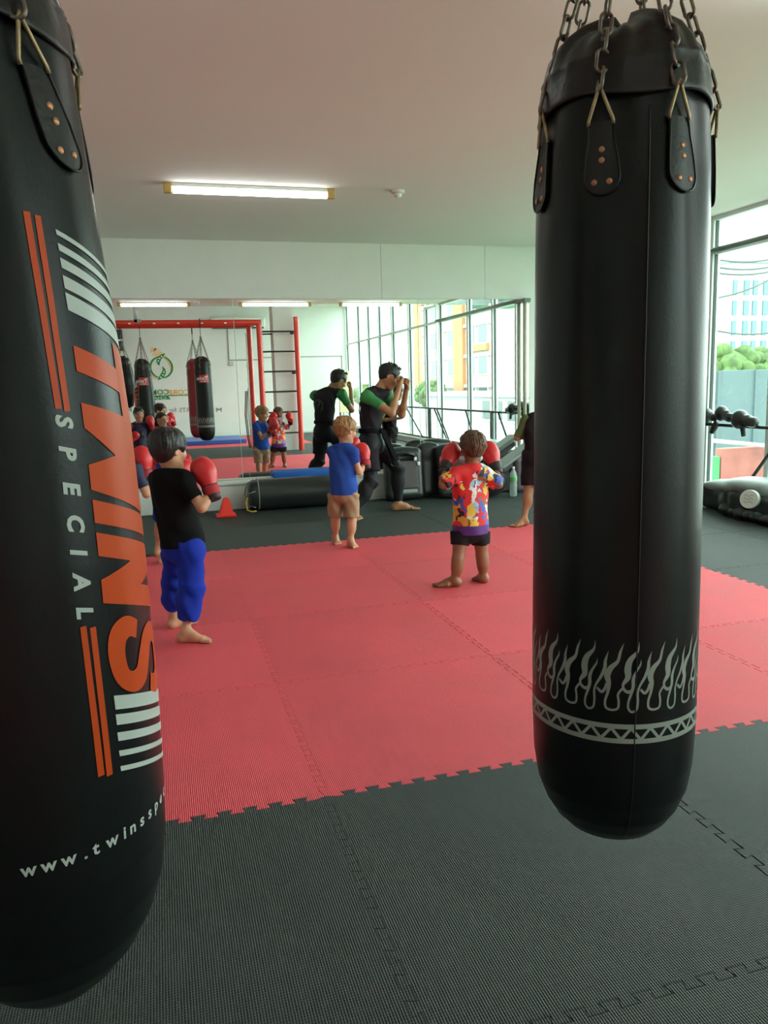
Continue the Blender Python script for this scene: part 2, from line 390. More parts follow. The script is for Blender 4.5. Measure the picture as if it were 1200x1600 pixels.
# ---------------------------------------------------------------- floor mats (interlocking foam tiles)
P = 1.02; X0, Y0 = .422, 2.286
def seam(L, d=.0125):
    p = P / 13; pts = [(0, 0)]; n = int((L - .06) // p); off = (L - n * p) / 2
    for i in range(n):
        a = off + i * p
        pts += [(a, -d), (a + .30 * p, -d), (a + .20 * p, d), (a + .80 * p, d), (a + .70 * p, -d)]
    if n: pts.append((off + n * p, -d))
    return pts
tile_cache = {}
def tile_mesh(w, h, red):
    key = (round(w, 3), round(h, 3), red)
    if key in tile_cache: return tile_cache[key]
    bot = seam(w); rt = [(w + q, t) for t, q in seam(h)]; tp = [(x, h + y) for x, y in seam(w)] + [(w, h)]; lf = [(q, t) for t, q in seam(h)] + [(0, h)]
    pts = bot + rt + tp[::-1] + lf[::-1]; out = []
    for q in pts:
        if not out or (abs(out[-1][0] - q[0]) + abs(out[-1][1] - q[1])) > 1e-6: out.append(q)
    if abs(out[0][0] - out[-1][0]) + abs(out[0][1] - out[-1][1]) < 1e-6: out.pop()
    bm = bmesh.new(); f = bm.faces.new([bm.verts.new((x, y, -.0018)) for x, y in out])
    if f.normal.z < 0: f.normal_flip()
    base = bm.faces[:]
    r = bmesh.ops.extrude_face_region(bm, geom=base)
    for v in [g for g in r['geom'] if isinstance(g, bmesh.types.BMVert)]: v.co.z = -.0018
    low = [v for v in base[0].verts] if base[0].is_valid else []
    bm.normal_update()
    top = max((fc for fc in bm.faces if len(fc.verts) > 8), key=lambda fc: fc.normal.z)
    for v in bm.verts:
        if v not in set(top.verts): v.co.z = -.020
    bmesh.ops.inset_region(bm, faces=[top], thickness=.0016, depth=.0018, use_even_offset=True)
    bmesh.ops.triangulate(bm, faces=[fc for fc in bm.faces if len(fc.verts) > 4])
    bmesh.ops.recalc_face_normals(bm, faces=bm.faces)
    me = bpy.data.meshes.new('puzzle_mat'); bm.to_mesh(me); bm.free(); me.materials.append(M['red_foam' if red else 'grey_foam'])
    tile_cache[key] = me; return me
ords = ['first', 'second', 'third', 'fourth', 'fifth', 'sixth', 'seventh', 'eighth', 'ninth', 'tenth']
cols = [X0 + P * k for k in range(-2, 4)] + [X0 + 4 * P]; colw = [P] * 6 + [XW - .005 - (X0 + 4 * P)]
rows = [Y0 + P * k for k in range(-7, 7)]
cn = ['outermost left file', 'second file from left', 'third file from left', 'fourth file from left', 'fifth file from left', 'sixth file from left', 'narrow file by windows']
for j, ry in enumerate(rows):
    h = P
    if ry + h > 8.56: h = 8.56 - ry
    if h < .2: continue
    if j == len(rows) - 1: pass
    for i, (cx, cw) in enumerate(zip(cols, colw)):
        rel = j - 7
        red = (0 <= rel <= 3 and i <= 4) or (rel <= -4 and i <= 4)
        
        o = link('puzzle_mat', tile_mesh(cw, h, red), None, (cx, ry, 0))
        c = 'red' if red else 'dark grey'
        if 0 <= rel <= 3: where = '%s row of the red field' % ords[rel]
        elif rel > 3: where = '%s row beyond the red field' % ords[rel - 4]
        elif rel > -4: where = '%s row before the red field' % ords[-rel - 1]
        else: where = '%s row of far red field' % ords[-rel - 4]
        tag(o, '%s foam puzzle mat, %s, %s' % (c, where, cn[i]), 'floor mat', c + ' foam puzzle mats')
# last narrow strip against the ledge
for i, (cx, cw) in enumerate(zip(cols, colw)):
    y = rows[-1] + (P if rows[-1] + P <= 8.56 else 0)
    if y < 8.5:
        h = 8.56 - y
        if h < .2:
            b = B(); b.box(0.0, cw, .015, h, -.02, 0); o = b.build('mat_border', M['grey_foam'], None, (cx, y, 0)); tag(o, 'thin dark grey foam edging strip along the mirror ledge, ' + cn[i], 'floor mat', 'foam edging strips')

# ---------------------------------------------------------------- ceiling lamps
def lamp(xc, yc, z, L, label):
    t = empty('ceiling_light', (xc, yc, z), label, 'ceiling light', 'fluorescent tube lights')
    b = B(); b.box(-L / 2 + .0, L / 2, -.028, .028, -.028, 0, bev=.004); b.build('light_housing', M['trim'], t)
    b = B(); b.tube([(-L / 2 + .01, 0, -.05), (L / 2 - .01, 0, -.05)], .024, 16); b.build('light_tube', M['tube'], t, smooth='auto')
    for s in (-1, 1):
        b = B(); b.box(s * L / 2 - .03 + s * .03, s * L / 2 + .03 + s * .03, -.026, .026, -.074, 0, bev=.006); b.build('end_cap', M['yellow_cap'], t)
lamp(.82, 6.44, ZC, 1.20, 'lit fluorescent tube light with yellowed end caps on the ceiling before the mirrors')
lamp(.07, 2.80, ZC, 1.12, 'lit fluorescent tube reflected in the mirror above the black punching bags')
lamp(2.20, 2.80, ZC, 1.20, 'lit fluorescent tube reflected in the mirror above the wall bars')
lamp(4.0, 2.80, ZC, 1.10, 'lit fluorescent tube reflected in the mirror nearest the windows')
lamp(0.2, -1.6, ZH, 1.2, 'unseen fluorescent tube added on the raised ceiling behind the left bags')  # unseen row of tubes, assumed and added to brighten the far wall
lamp(3.2, -1.6, ZH, 1.2, 'unseen fluorescent tube added on the raised ceiling near the far white wall')
def detector(p, label):
    t = empty('smoke_detector', p, label, 'smoke detector', 'white ceiling detectors')
    b = B(); b.lathe([(0, 0), (.055, 0), (.055, -.018), (.048, -.024), (0, -.024)], 24); b.build('detector_base', M['trim'], t, smooth='auto')
    b = B(); b.lathe([(.0, -.020), (.034, -.022), (.030, -.045), (.018, -.055), (0, -.056)], 20); b.build('sensor_dome', M['white_plastic'], t, smooth=True)
detector((2.0, 6.4, ZC), 'small round white smoke detector on the ceiling right of the tube light')
detector((.80, 2.86, ZC), 'small round white smoke detector seen in the mirror beside a lit tube')

# ---------------------------------------------------------------- bag rig behind and above the camera (seen in the mirrors)
t = empty('bag_rig', (0, .8, 0), 'red steel pipe frame that the punching bags hang from', 'bag frame')
def pipe(name, pts, r, m=M['red_paint'], par=t):
    b = B(); b.tube([Vector(p) - Vector(par.location) for p in pts], r, 16); return b.build(name, m, par, smooth='auto')
for y, r, lab in ((1.36, .056, 'front'), (.30, .052, 'rear')):
    zb = 2.60 + (.0 if lab == 'front' else .03)
    pipe('beam', [(-2.1, y, zb), (2.10 if lab == 'front' else 2.02, y, zb)], r)
    pipe('post', [(2.06 if lab == 'front' else 1.98, y, 0), (2.06 if lab == 'front' else 1.98, y, zb + .03)], r)
    pipe('post', [(-2.1, y, 0), (-2.1, y, zb + .03)], r)
pipe('cross_beam', [(2.03, .3, 2.63), (2.03, 1.36, 2.60)], .05); pipe('cross_beam', [(-2.1, .3, 2.63), (-2.1, 1.36, 2.60)], .05)
for k in range(6):
    b = B(); x = -.85 + .45 * k; b.box(x - .025, x + .025, 1.36 - .8 + .05, 1.36 - .8 + .068, 2.575, 2.60, bev=.004); b.build('beam_clip', M['white_plastic'], t)
for k in range(7):
    b = B(); b.box(1.90 - .02, 1.90 + .02, .36 - .8, .40 - .8, .45 + k * .33, .49 + k * .33, bev=.004); b.build('post_clip', M['white_plastic'], t)
b = B(); b.tube([(1.90, -.38, .3), (1.90, -.38, 2.45)], .012, 8); b.build('guide_rod', M['trim'], t, smooth=True)
b = B()
for s, r0 in ((-.01, .012), (.02, .010)):
    b.tube([(1.84 + s, -.40, 1.25), (1.80 + s, -.40, .75), (1.83 + s, -.40, .25), (1.86 + s, -.40, .04)], r0, 8)
o = b.build('resistance_band', M['black_metal'], None, (0, .8, 0), smooth=True); tag(o, 'dark elastic bands hanging beside the red post of the bag frame', 'exercise band')
b = B(); b.tube([(1.88, -.42, 1.30), (1.86, -.42, .8), (1.89, -.42, .3), (1.90, -.42, .05)], .008, 8); o = b.build('resistance_band', mat('yellow_rubber', (.35, .30, .04), .5), None, (0, .8, 0), smooth=True); tag(o, 'thin yellow elastic band hanging on the red post', 'exercise band')
t2 = empty('wall_bars', (2.45, 1.2, 0), 'climbing wall bars with black rungs beside the white column', 'wall bars')
b = B(); b.tube([(.39, 0, 0), (.39, 0, 2.72)], .054, 16); b.build('upright', M['red_paint'], t2, smooth='auto')
for z in (.37, .80, 1.22, 1.63, 2.03, 2.43):
    b = B(); b.tube([(-.37, 0, z), (.36, 0, z)], .017, 10); b.build('rung', M['black_metal'], t2, smooth='auto')
b = B(); b.tube([(-.37, -.30, 2.40), (-.07, -.30, 2.40)], .015, 10); b.build('rung', M['black_metal'], t2, smooth='auto')
for z in (1.63, 2.43):
    b = B(); b.box(.26, .33, -.03, .03, z - .06, z - .01, bev=.005); b.build('rung_hook', M['black_metal'], t2)

# ---------------------------------------------------------------- things on the far wall, seen in the mirrors
def text_mesh(s, size, extr=.002, off=0.0, space=1.0, shear=0.0, align='LEFT'):
    c = bpy.data.curves.new('t', 'FONT'); c.body = s; c.size = size; c.extrude = extr; c.offset = off; c.space_character = space; c.shear = shear; c.align_x = align
    c.resolution_u = 3
    o = bpy.data.objects.new('t', c); COL.objects.link(o); dg = bpy.context.evaluated_depsgraph_get(); me = bpy.data.meshes.new_from_object(o.evaluated_get(dg))
    bpy.data.objects.remove(o); bpy.data.curves.remove(c); return me
LW = 2 * MY - YF      # depth of the far wall as the mirrors show it
def wallpt(px, py): return behind(at(px, py, LW))
# the wall faces +Y: letters read from +X to -X for someone facing it
RW = Matrix.Rotation(PI, 4, 'Z') @ Matrix.Rotation(PI / 2, 4, 'X')
def walltext(name, s, px, py, hpx, m, label, parent=None, wpx=None, off=0.0, space=1.0):
    p = wallpt(px, py); sz = hpx * LW / FPX / .70
    me = text_mesh(s, sz, .003, off, space)
    if wpx:
        xs_ = [v.co.x for v in me.vertices]; w = max(xs_) - min(xs_); tgt = wpx * LW / FPX
        for v in me.vertices: v.co.x *= tgt / w
    me.transform(Matrix.Translation((p[0], YF + .005, p[2])) @ RW)
    me.materials.append(m)
    o = link(name, me, parent)
    if parent is None and label: tag(o, label, 'lettering')
    return o
logo = empty('wall_logo', (0, YF, 0), 'green ring emblem with orange flame and lettering painted on the far white wall', 'wall sign')
def inlogo(o): o.parent = logo; o.location = Vector((0, -YF, 0)); return o
c0 = wallpt(252, 574); R0 = 15.5 * LW / FPX
b = B()
N = 40
for (a0, a1) in ((-1.25, 1.45), (1.9, 4.6)):
    pts_o = []
    for k in range(N + 1):
        a = a0 + (a1 - a0) * k / N; w = .016 + .012 * math.sin(PI * k / N); pts_o.append((a, w))
    for (a, w), (a2, w2) in zip(pts_o, pts_o[1:]):
        q = [(c0[0] - math.cos(a) * (R0 - w), YF + .006, c0[2] + math.sin(a) * (R0 - w)), (c0[0] - math.cos(a) * (R0 + w), YF + .006, c0[2] + math.sin(a) * (R0 + w)),
             (c0[0] - math.cos(a2) * (R0 + w2), YF + .006, c0[2] + math.sin(a2) * (R0 + w2)), (c0[0] - math.cos(a2) * (R0 - w2), YF + .006, c0[2] + math.sin(a2) * (R0 - w2))]
        b.poly(q)
def leaf(b, pts, wid, y):
    for i in range(len(pts) - 1):
        (x1, z1), (x2, z2) = pts[i], pts[i + 1]; d = Vector((x2 - x1, z2 - z1)).normalized(); nx, nz = -d.y, d.x; w1, w2 = wid[i], wid[i + 1]
        b.poly([(x1 - nx * w1, y, z1 - nz * w1), (x1 + nx * w1, y, z1 + nz * w1), (x2 + nx * w2, y, z2 + nz * w2), (x2 - nx * w2, y, z2 - nz * w2)])
def lp(px, py): q = wallpt(px, py); return (q[0], q[2])
leaf(b, [lp(258, 552), lp(253, 556), lp(248, 561), lp(247, 567), lp(249, 571)], [.004, .045, .06, .045, .01], YF + .008)
leaf(b, [lp(246, 594), lp(251, 590), lp(255, 585), lp(257, 579), lp(254, 573)], [.004, .045, .06, .045, .01], YF + .008)
inlogo(b.build('logo_ring', M['green_print']))
b = B()
for q in ((247.5, 564), (249.5, 560), (252.5, 557), (256, 581.5), (254.5, 586), (251.5, 589.5)):
    x, z = lp(*q); b.poly([(x + .022 * math.cos(k * .52), YF + .010, z + .022 * math.sin(k * .52)) for k in range(12)])
inlogo(b.build('logo_dot', M['white_letter']))
b = B()
leaf(b, [lp(236, 543), lp(240, 549), lp(247, 552), lp(256, 556), lp(264, 565), lp(267, 574), lp(266, 580)], [.02, .11, .10, .05, .05, .03, .004], YF + .003)
leaf(b, [lp(237, 584), lp(241, 589), lp(246, 593)], [.02, .06, .004], YF + .003)
inlogo(b.build('logo_flame', M['peach']))
inlogo(walltext('logo_letters', 'CORE', 297, 616, 7.2, M['orange_wall'], '', wpx=31, off=.003))
inlogo(walltext('logo_letters', 'COMBAT', 264.5, 616, 7.2, M['green_print'], '', wpx=47, off=.003))
b = B(); p1, p2 = wallpt(297, 617), wallpt(212, 618.3); b.box(p2[0], p1[0], YF + .002, YF + .006, p1[2] - .018, p1[2] + .008)
q1, q2, q3 = wallpt(262, 619), wallpt(214, 619), wallpt(267, 624)
b.poly([(q1[0], YF + .006, q1[2] + .02), (q2[0], YF + .006, q1[2] + .02), (q2[0], YF + .006, q3[2]), (q3[0], YF + .006, q3[2])]); inlogo(b.build('logo_band', M['green_print']))
inlogo(walltext('logo_letters', 'CHAMPIONS', 260.5, 623.4, 3.9, M['white_letter'], '', wpx=52, off=.0))
for o in list(logo.children):
    if 'letters' in o.name: o.location.y += .004
for (s, px, w) in (('M', 347.5, 8), ('ARTS', 304, 22), ('for M', 276, 20), ('R', 207, 7)):
    inlogo(walltext('wall_letters', s, px, 643.5 if s != 'ARTS' else 643.2, 6.5, M['grey_letter'], '', wpx=w))
# small box, air conditioner, dark speaker, board
b = B(); p = wallpt(361, 568); b.box(p[0] - .06, p[0] + .06, YF, YF + .05, p[2] - .06, p[2] + .06, bev=.01); o = b.build('wall_socket', M['beige']); tag(o, 'small beige switch box on the far wall below the cable duct', 'switch')
t3 = empty('air_conditioner', (2.35, YF, 3.12), 'long pale wall air conditioner high on the far wall above the red frame', 'air conditioner')
b = B(); b.box(-.78, .72, 0, .24, -.14, .16, bev=.03, seg=3); b.build('casing', M['trim'], t3, smooth='auto')
b = B(); b.box(-.74, .68, .10, .245, -.145, -.11, bev=.004); b.build('air_outlet', M['gasket'], t3)
p = wallpt(188, 532); t4 = empty('wall_speaker', (p[0], YF, p[2]), 'dark wall box with a pale stripe beside the lettered bag, seen in the mirror', 'speaker')
b = B(); b.box(-.09, .07, 0, .20, -.28, .28, bev=.015); b.build('speaker_body', M['black_vinyl'], t4); b = B(); b.box(-.085, .065, .20, .204, -.03, .02); b.build('speaker_stripe', M['trim'], t4)
b = B(); b.box(5.02, 5.34, -4.75, -4.69, .55, 1.72, bev=.01); o = b.build('notice_board', mat('cream_board', (.68, .60, .36), .6)); tag(o, 'cream upright board standing by the far wall next to the instructor reflection', 'board')
o['label'] = 'cream coloured upright board behind the instructor, seen in the mirror'
b = B(); b.box(5.02, 5.06, -4.75, -4.69, 0, .56); b.box(5.30, 5.34, -4.75, -4.69, 0, .56); b.build('board_leg', M['gasket'], o)
b = B(); b.box(.35, 2.02, -3.6, -1.75, 0.002, .10, bev=.015); o = b.build('crash_mat', M['blue_mat']); tag(o, 'thick blue gym mat lying on the red mats below the far wall', 'gym mat')
b = B(); b.box(-.30, -.24, 2.2, 2.3, ZC - .30, ZC, bev=.005); b.box(-.30, -.18, 2.2, 2.3, ZC - .30, ZC - .25, bev=.004); o = b.build('ceiling_bracket', M['pole_grey']); tag(o, 'grey steel bracket hanging from the ceiling above the left bags', 'bracket')
# ================================================================= PUNCHING BAGS
def catmull(pts, n=5):
    P_ = [np.array(p, float) for p in pts]; out = []
    for i in range(len(P_) - 1):
        p0 = P_[max(i - 1, 0)]; p1 = P_[i]; p2 = P_[i + 1]; p3 = P_[min(i + 2, len(P_) - 1)]
        for k in range(n):
            t = k / n; out.append(.5 * ((2 * p1) + (-p0 + p2) * t + (2 * p0 - 5 * p1 + 4 * p2 - p3) * t * t + (-p0 + 3 * p1 - 3 * p2 + p3) * t ** 3))
    out.append(P_[-1]); return out
class Bag:
    def __init__(s, x, y, prof, fold=.012, nf=6, ph=0.0, lean=0.0):
        s.x, s.y = x, y; s.z = [p[0] for p in prof]; s.r = [p[1] for p in prof]; s.fold, s.nf, s.ph = fold, nf, ph
    def R(s, a, z):
        r = float(np.interp(z, s.z, s.r)); top = s.z[-1]; t = max(0., min(1., (z - (top - .62)) / .55)); t = t * t
        A = math.radians(a); f = math.cos(s.nf * A + s.ph); f = f - .35 * math.cos(2 * s.nf * A + 2 * s.ph + .6)
        w = s.fold * t * f + .003 * t * math.sin(11 * A + 9 * z) + .0012 * math.sin(5 * A + 7 * z) * (0 if z < .4 else 1)
        return r * (1 + w)
    def pt(s, a, z, off=0.0):
        r = s.R(a, z) + off; A = math.radians(a); return (r * math.sin(A), -r * math.cos(A), z)
    def decal(s, faces, name, m, parent, off=.0010, th=0.0, stepa=3.0, stepz=.03):
        bm = bmesh.new()
        for f in faces:
            try: bm.faces.new([bm.verts.new((a, z, 0)) for a, z in f])
            except ValueError: pass
        return s.wrap(bm, name, m, parent, off, th, stepa, stepz)
    def wrap(s, bm, name, m, parent, off=.0010, th=0.0, stepa=3.0, stepz=.03):
        for v in bm.verts: v.co.y *= 300
        stepz *= 300
        bmesh.ops.triangulate(bm, faces=[f for f in bm.faces if len(f.verts) > 4])
        xs_ = [v.co.x for v in bm.verts]; ys_ = [v.co.y for v in bm.verts]
        for lo, hi, st, n in ((min(xs_), max(xs_), stepa, (1, 0, 0)), (min(ys_), max(ys_), stepz, (0, 1, 0))):
            k = math.ceil(lo / st + .01)
            while k * st < hi - 1e-5:
                bmesh.ops.bisect_plane(bm, geom=bm.verts[:] + bm.edges[:] + bm.faces[:], plane_co=Vector(n) * (k * st), plane_no=n, dist=1e-6); k += 1
        for v in bm.verts: v.co.y /= 300
        if th:
            ext = bmesh.ops.extrude_face_region(bm, geom=bm.faces[:])
            for v in [g for g in ext['geom'] if isinstance(g, bmesh.types.BMVert)]: v.co.z += th
        for v in bm.verts: v.co = Vector(s.pt(v.co.x, v.co.y, off + v.co.z))
        bmesh.ops.recalc_face_normals(bm, faces=bm.faces)
        if not th:
            c = sum((f.normal.dot(Vector((f.calc_center_median().x, f.calc_center_median().y, 0))) * f.calc_area() for f in bm.faces))
            if c < 0: bmesh.ops.reverse_faces(bm, faces=bm.faces)
        me = bpy.data.meshes.new(name); bm.to_mesh(me); bm.free(); me.materials.append(m)
        me.polygons.foreach_set('use_smooth', [True] * len(me.polygons))
        if th:
            try: me.set_sharp_from_angle(angle=.8)
            except Exception: pass
        return link(name, me, parent)
    def text(s, txt, name, m, parent, mapf, size, off_=0.0, space=1.0, shear=0.0, sub=1.0, dz=.0010):
        me = text_mesh(txt, size, 0, off_, space, shear); bm = bmesh.new(); bm.from_mesh(me); bpy.data.meshes.remove(me)
        for v in bm.verts: v.co = Vector((*mapf(v.co.x, v.co.y), 0))
        return s.wrap(bm, name, m, parent, dz)
    def body(s, parent, m, name='bag_body', seg=128, nz=150):
        bm = bmesh.new(); z0, z1 = s.z[0], s.z[-1]; zs = sorted(set([z0 + (z1 - z0) * k / nz for k in range(nz + 1)] + s.z[1:])); rings = []
        for z in zs:
            if np.interp(z, s.z, s.r) < 1e-4: rings.append([bm.verts.new((0, 0, z))]); continue
            rings.append([bm.verts.new(s.pt(360 * k / seg, z)) for k in range(seg)])
        for a, b in zip(rings, rings[1:]):
            for k in range(seg):
                k2 = (k + 1) % seg
                if len(a) == 1: bm.faces.new((a[0], b[k2], b[k]))
                else: bm.faces.new((a[k], a[k2], b[k2], b[k]))
        bmesh.ops.recalc_face_normals(bm, faces=bm.faces)
        me = bpy.data.meshes.new(name); bm.to_mesh(me); bm.free(); me.materials.append(m); me.polygons.foreach_set('use_smooth', [True] * len(me.polygons))
        return link(name, me, parent)
def link_ring(bm_b, c, d, u, Lk, Wk, r, seg=7, n=14):
    c = Vector(c); d = Vector(d).normalized(); u = Vector(u); u = (u - d * u.dot(d)).normalized(); pts = []
    for k in range(n):
        a = 2 * PI * k / n; cx, sx = math.cos(a), math.sin(a); st = (Lk / 2 - Wk / 2)
        pts.append(c + d * ((st if cx > 0 else -st) + cx * Wk / 2) + u * (sx * Wk / 2))
    bm_b.tube(pts, r, seg, closed=True)
def chain(name, a, b, parent, m, Lk=.040, Wk=.021, r=.0034, hi=True):
    a = Vector(a); b = Vector(b); d = b - a; n = max(2, int(d.length / (Lk - 2 * r * .9))); bb = B(); u = Vector((-d.y, d.x, 0)).normalized() if abs(d.x) + abs(d.y) > 1e-5 else Vector((1, 0, 0)); v = d.normalized().cross(u)
    for k in range(n): link_ring(bb, a + d * ((k + .5) / n), d, (u * .8 + v * .6) if k % 2 else (v * .8 - u * .6), d.length / n + 2 * r * .95, Wk, r, 7 if hi else 5, 14 if hi else 8)
    return bb.build(name, m, parent, smooth=True)
def make_bag(name, label, x, y, prof, zh, leather=None, top=None, straps=(), fold=.012, nf=6, ph=0.0, zap=2.32, zbeam=2.55, hi=True, seamang=None, belly=None):
    g = Bag(x, y, prof, fold, nf, ph)
    root = empty(name, (x, y, 0), label, 'punching bag', 'hanging punching bags')
    g.root = root; leather = leather or M['black_leather']; top = top or M['worn_leather']
    g.body(root, leather, seg=128 if hi else 64, nz=150 if hi else 70)
    # gathered top cover: overlapping hem, seam, then the creased crown
    r0 = g.R(0, zh); ZT = zh + .165; bm = bmesh.new(); rings = []; seg = 144 if hi else 60
    rs = np.random.RandomState(3)
    prf = [(1.012, 0), (1.035, .0), (1.042, .004), (1.030, .012), (1.01, .045), (.985, .062), (.990, .066), (.965, .072), (.90, .098), (.76, .124), (.56, .144), (.34, .157), (.12, .163), (.0, .160)]
    for q, dz in prf:
        if q == 0: rings.append([bm.verts.new((0, 0, zh + dz))]); continue
        ring = []
        for k in range(seg):
            A = 2 * PI * k / seg; crease = (.022 * math.sin(7 * A + 1) + .018 * math.sin(13 * A + 2.2) + .02 * math.sin(19 * A)) * (dz / .165) ** .8 * (1 if q > .1 else 0)
            rr = r0 * q * (1 + crease * .8); ring.append(bm.verts.new((rr * math.sin(A), -rr * math.cos(A), zh + dz + (.016 * math.sin(3 * A + .8) + .02 * crease / .05 * .4) * (dz / .165) ** 1.5 * (q > .05) + .006 * math.sin(4 * A) * (q > .9) )))
        rings.append(ring)
    for a, b in zip(rings, rings[1:]):
        for k in range(seg):
            k2 = (k + 1) % seg
            if len(b) == 1: bm.faces.new((a[k], a[k2], b[0]))
            else: bm.faces.new((a[k], a[k2], b[k2], b[k]))
    bmesh.ops.recalc_face_normals(bm, faces=bm.faces)
    me = bpy.data.meshes.new('top_cover'); bm.to_mesh(me); bm.free(); me.materials.append(top); me.polygons.foreach_set('use_smooth', [True] * len(me.polygons)); link('top_cover', me, root)
    # hanging straps, rings, chains
    for i, sa in enumerate(straps):
        lean = 0.0
        if isinstance(sa, tuple): sa, lean = sa
        zt = zh - .045; zb = zt - .125; RR = .165; dg = lambda u: math.degrees(u / RR); LN = lambda z: sa - lean * (z - zb)
        out = [(-.019, zt), (-.022, zt - .03), (-.028, zt - .065)] + [(.031 * -math.cos(t), zb + .031 - .031 * math.sin(t)) for t in [PI * k / 12 for k in range(13)]] + [(.028, zt - .065), (.022, zt - .03), (.019, zt)]
        st = g.decal([[(LN(z) + dg(u), z) for u, z in out]], 'hanging_strap', top, root, off=.001, th=.005, stepa=4)
        pb = B(); path = [Vector(g.pt(LN(z) + dg(u), z, .006)) for u, z in out]; pb.tube(path, .0022, 6 if hi else 4); pb.build('piping', leather, st, smooth=True)
        if hi:
            for (u, z) in ((0, zt - .048), (0, zt - .066), (-.013, zb + .022), (.013, zb + .022)):
                c = Vector(g.pt(LN(z) + dg(u), z, .006)); n = Vector((c.x, c.y, 0)).normalized(); rb = B()
                rb.lathe([(0, .0022), (.003, .002), (.0052, .0006), (.0055, 0)], 14, mtx=Matrix.Translation(c) @ rot_to(n)); rb.build('rivet', M['copper'], st, smooth=True)
        rb = B(); apex = Vector(g.pt(LN(zh + .012), zh + .012, .020)); l = Vector(g.pt(LN(zt) - dg(.021), zt - .006, .008)); r = Vector(g.pt(LN(zt) + dg(.021), zt - .006, .008))
        rb.tube([l, l.lerp(apex, .12) + (l - r) * .05, l.lerp(apex, .9), apex, r.lerp(apex, .9), r.lerp(apex, .12) + (r - l) * .05, r], .0032, 8); rb.build('strap_ring', M['brass'], root, smooth=True)
        chain('chain', apex - Vector((0, 0, .006)), Vector((0, 0, zap)), root, M['chain'], hi=hi)
    b = B(); b.tube([(0.018 * math.cos(t), 0, zap + .018 * math.sin(t)) for t in [2 * PI * k / 16 for k in range(16)]], .005, 8, closed=True); b.build('swivel_ring', M['chain'], root, smooth=True)
    if zbeam - .03 > zap + .05: chain('chain', (0, 0, zap + .015), (0, 0, zbeam - .03), root, M['chain'], hi=False)
    b = B(); b.tube([(0, .068 * math.cos(t), zbeam + .035 + .078 * math.sin(t)) for t in [2 * PI * k / 20 for k in range(20)]], .010, 8, closed=True); b.build('beam_sling', M['gasket'], root, smooth=True)
    # stitched bottom rim
    return g
def ribbon(path, kx, kz, a0, z0):
    c = catmull(path, 4); fs = []; L = []; R_ = []
    for i, p in enumerate(c):
        q = c[min(i + 1, len(c) - 1)] - c[max(i - 1, 0)]; d = np.array([q[0], q[1]]); d /= max(np.linalg.norm(d), 1e-6); w = max(p[2] * 1.2, .8) * .5
        L.append((a0 + (p[0] - d[1] * w) * kx, z0 + (p[1] + d[0] * w) * kz)); R_.append((a0 + (p[0] + d[1] * w) * kx, z0 + (p[1] - d[0] * w) * kz))
    for i in range(len(c) - 1): fs.append([L[i], L[i + 1], R_[i + 1], R_[i]])
    return fs
FL = [[(50, 300, 1), (45, 270, 9), (20, 230, 12), (5, 190, 17), (5, 150, 17), (-5, 110, 14), (-22, 60, 11), (-22, 20, 11), (0, 0, 11), (28, 15, 11), (35, 60, 11), (33, 110, 11), (45, 150, 11), (75, 200, 15), (95, 250, 17), (98, 290, 14), (115, 345, 1)],
      [(35, 400, 1), (28, 350, 12), (-15, 300, 27), (-30, 250, 34), (-28, 200, 28), (-55, 160, 14), (-50, 130, 14), (-25, 115, 16), (-5, 125, 12)],
      [(50, 130, 11), (75, 108, 14), (95, 125, 14), (108, 160, 14)],
      [(205, 395, 1), (185, 345, 12), (170, 290, 16), (130, 250, 26), (110, 205, 31), (120, 160, 22), (115, 110, 14), (100, 60, 12), (105, 20, 12), (140, 8, 11), (175, 20, 11), (180, 60, 11), (175, 100, 11), (200, 135, 11)]]
def flames(g, m, z0=.637, zb0=.571, zb1=.611, n=13):
    per = 360 / n; fs = []; kx = per / 260; kz = .14 / 395
    for k in range(n):
        for path in FL: fs += ribbon(path, kx, kz, -47.5 + k * per, z0)
    g.decal(fs, 'flame_print', m, g.root, off=.0010, stepa=6)
    fs = []; na = 120
    for (za, zb) in ((zb1 - .010, zb1), (zb0, zb0 + .010)):
        for k in range(na): fs.append([(360 * k / na, za), (360 * (k + 1) / na, za), (360 * (k + 1) / na, zb), (360 * k / na, zb)])
    nt_ = 28; st = 360 / nt_; w = 2.6
    for k in range(nt_):
        a = k * st - 2; lo, hi_ = zb0 + .008, zb1 - .008
        fs.append([(a, lo), (a + w, lo), (a + st / 2 + w, hi_), (a + st / 2, hi_)]); fs.append([(a + st / 2, hi_), (a + st / 2 + w, hi_), (a + st + w, lo), (a + st, lo)])
    g.decal(fs, 'band_print', m, g.root, off=.0010, stepa=6)
def twins_label(g, a0, z0, z1, half=33):
    l = g.decal([[(a0 - half, z0), (a0 + half, z0), (a0 + half, z1), (a0 - half, z1)]], 'brand_label', M['red_label'], g.root, off=.0015, th=.001)
    ka = math.degrees(1 / .165); h = (z1 - z0)
    t = g.text('Twins', 'label_letters', M['white_print'], l, lambda x, y: (a0 - 27 + x * ka, z0 + .35 * h + y), .098, .004, .95, dz=.0030)
    t = g.text('SPECIAL', 'label_letters', M['white_print'], l, lambda x, y: (a0 - 15 + x * ka, z0 + .10 * h + y), .032, .001, 1.0, dz=.0030)

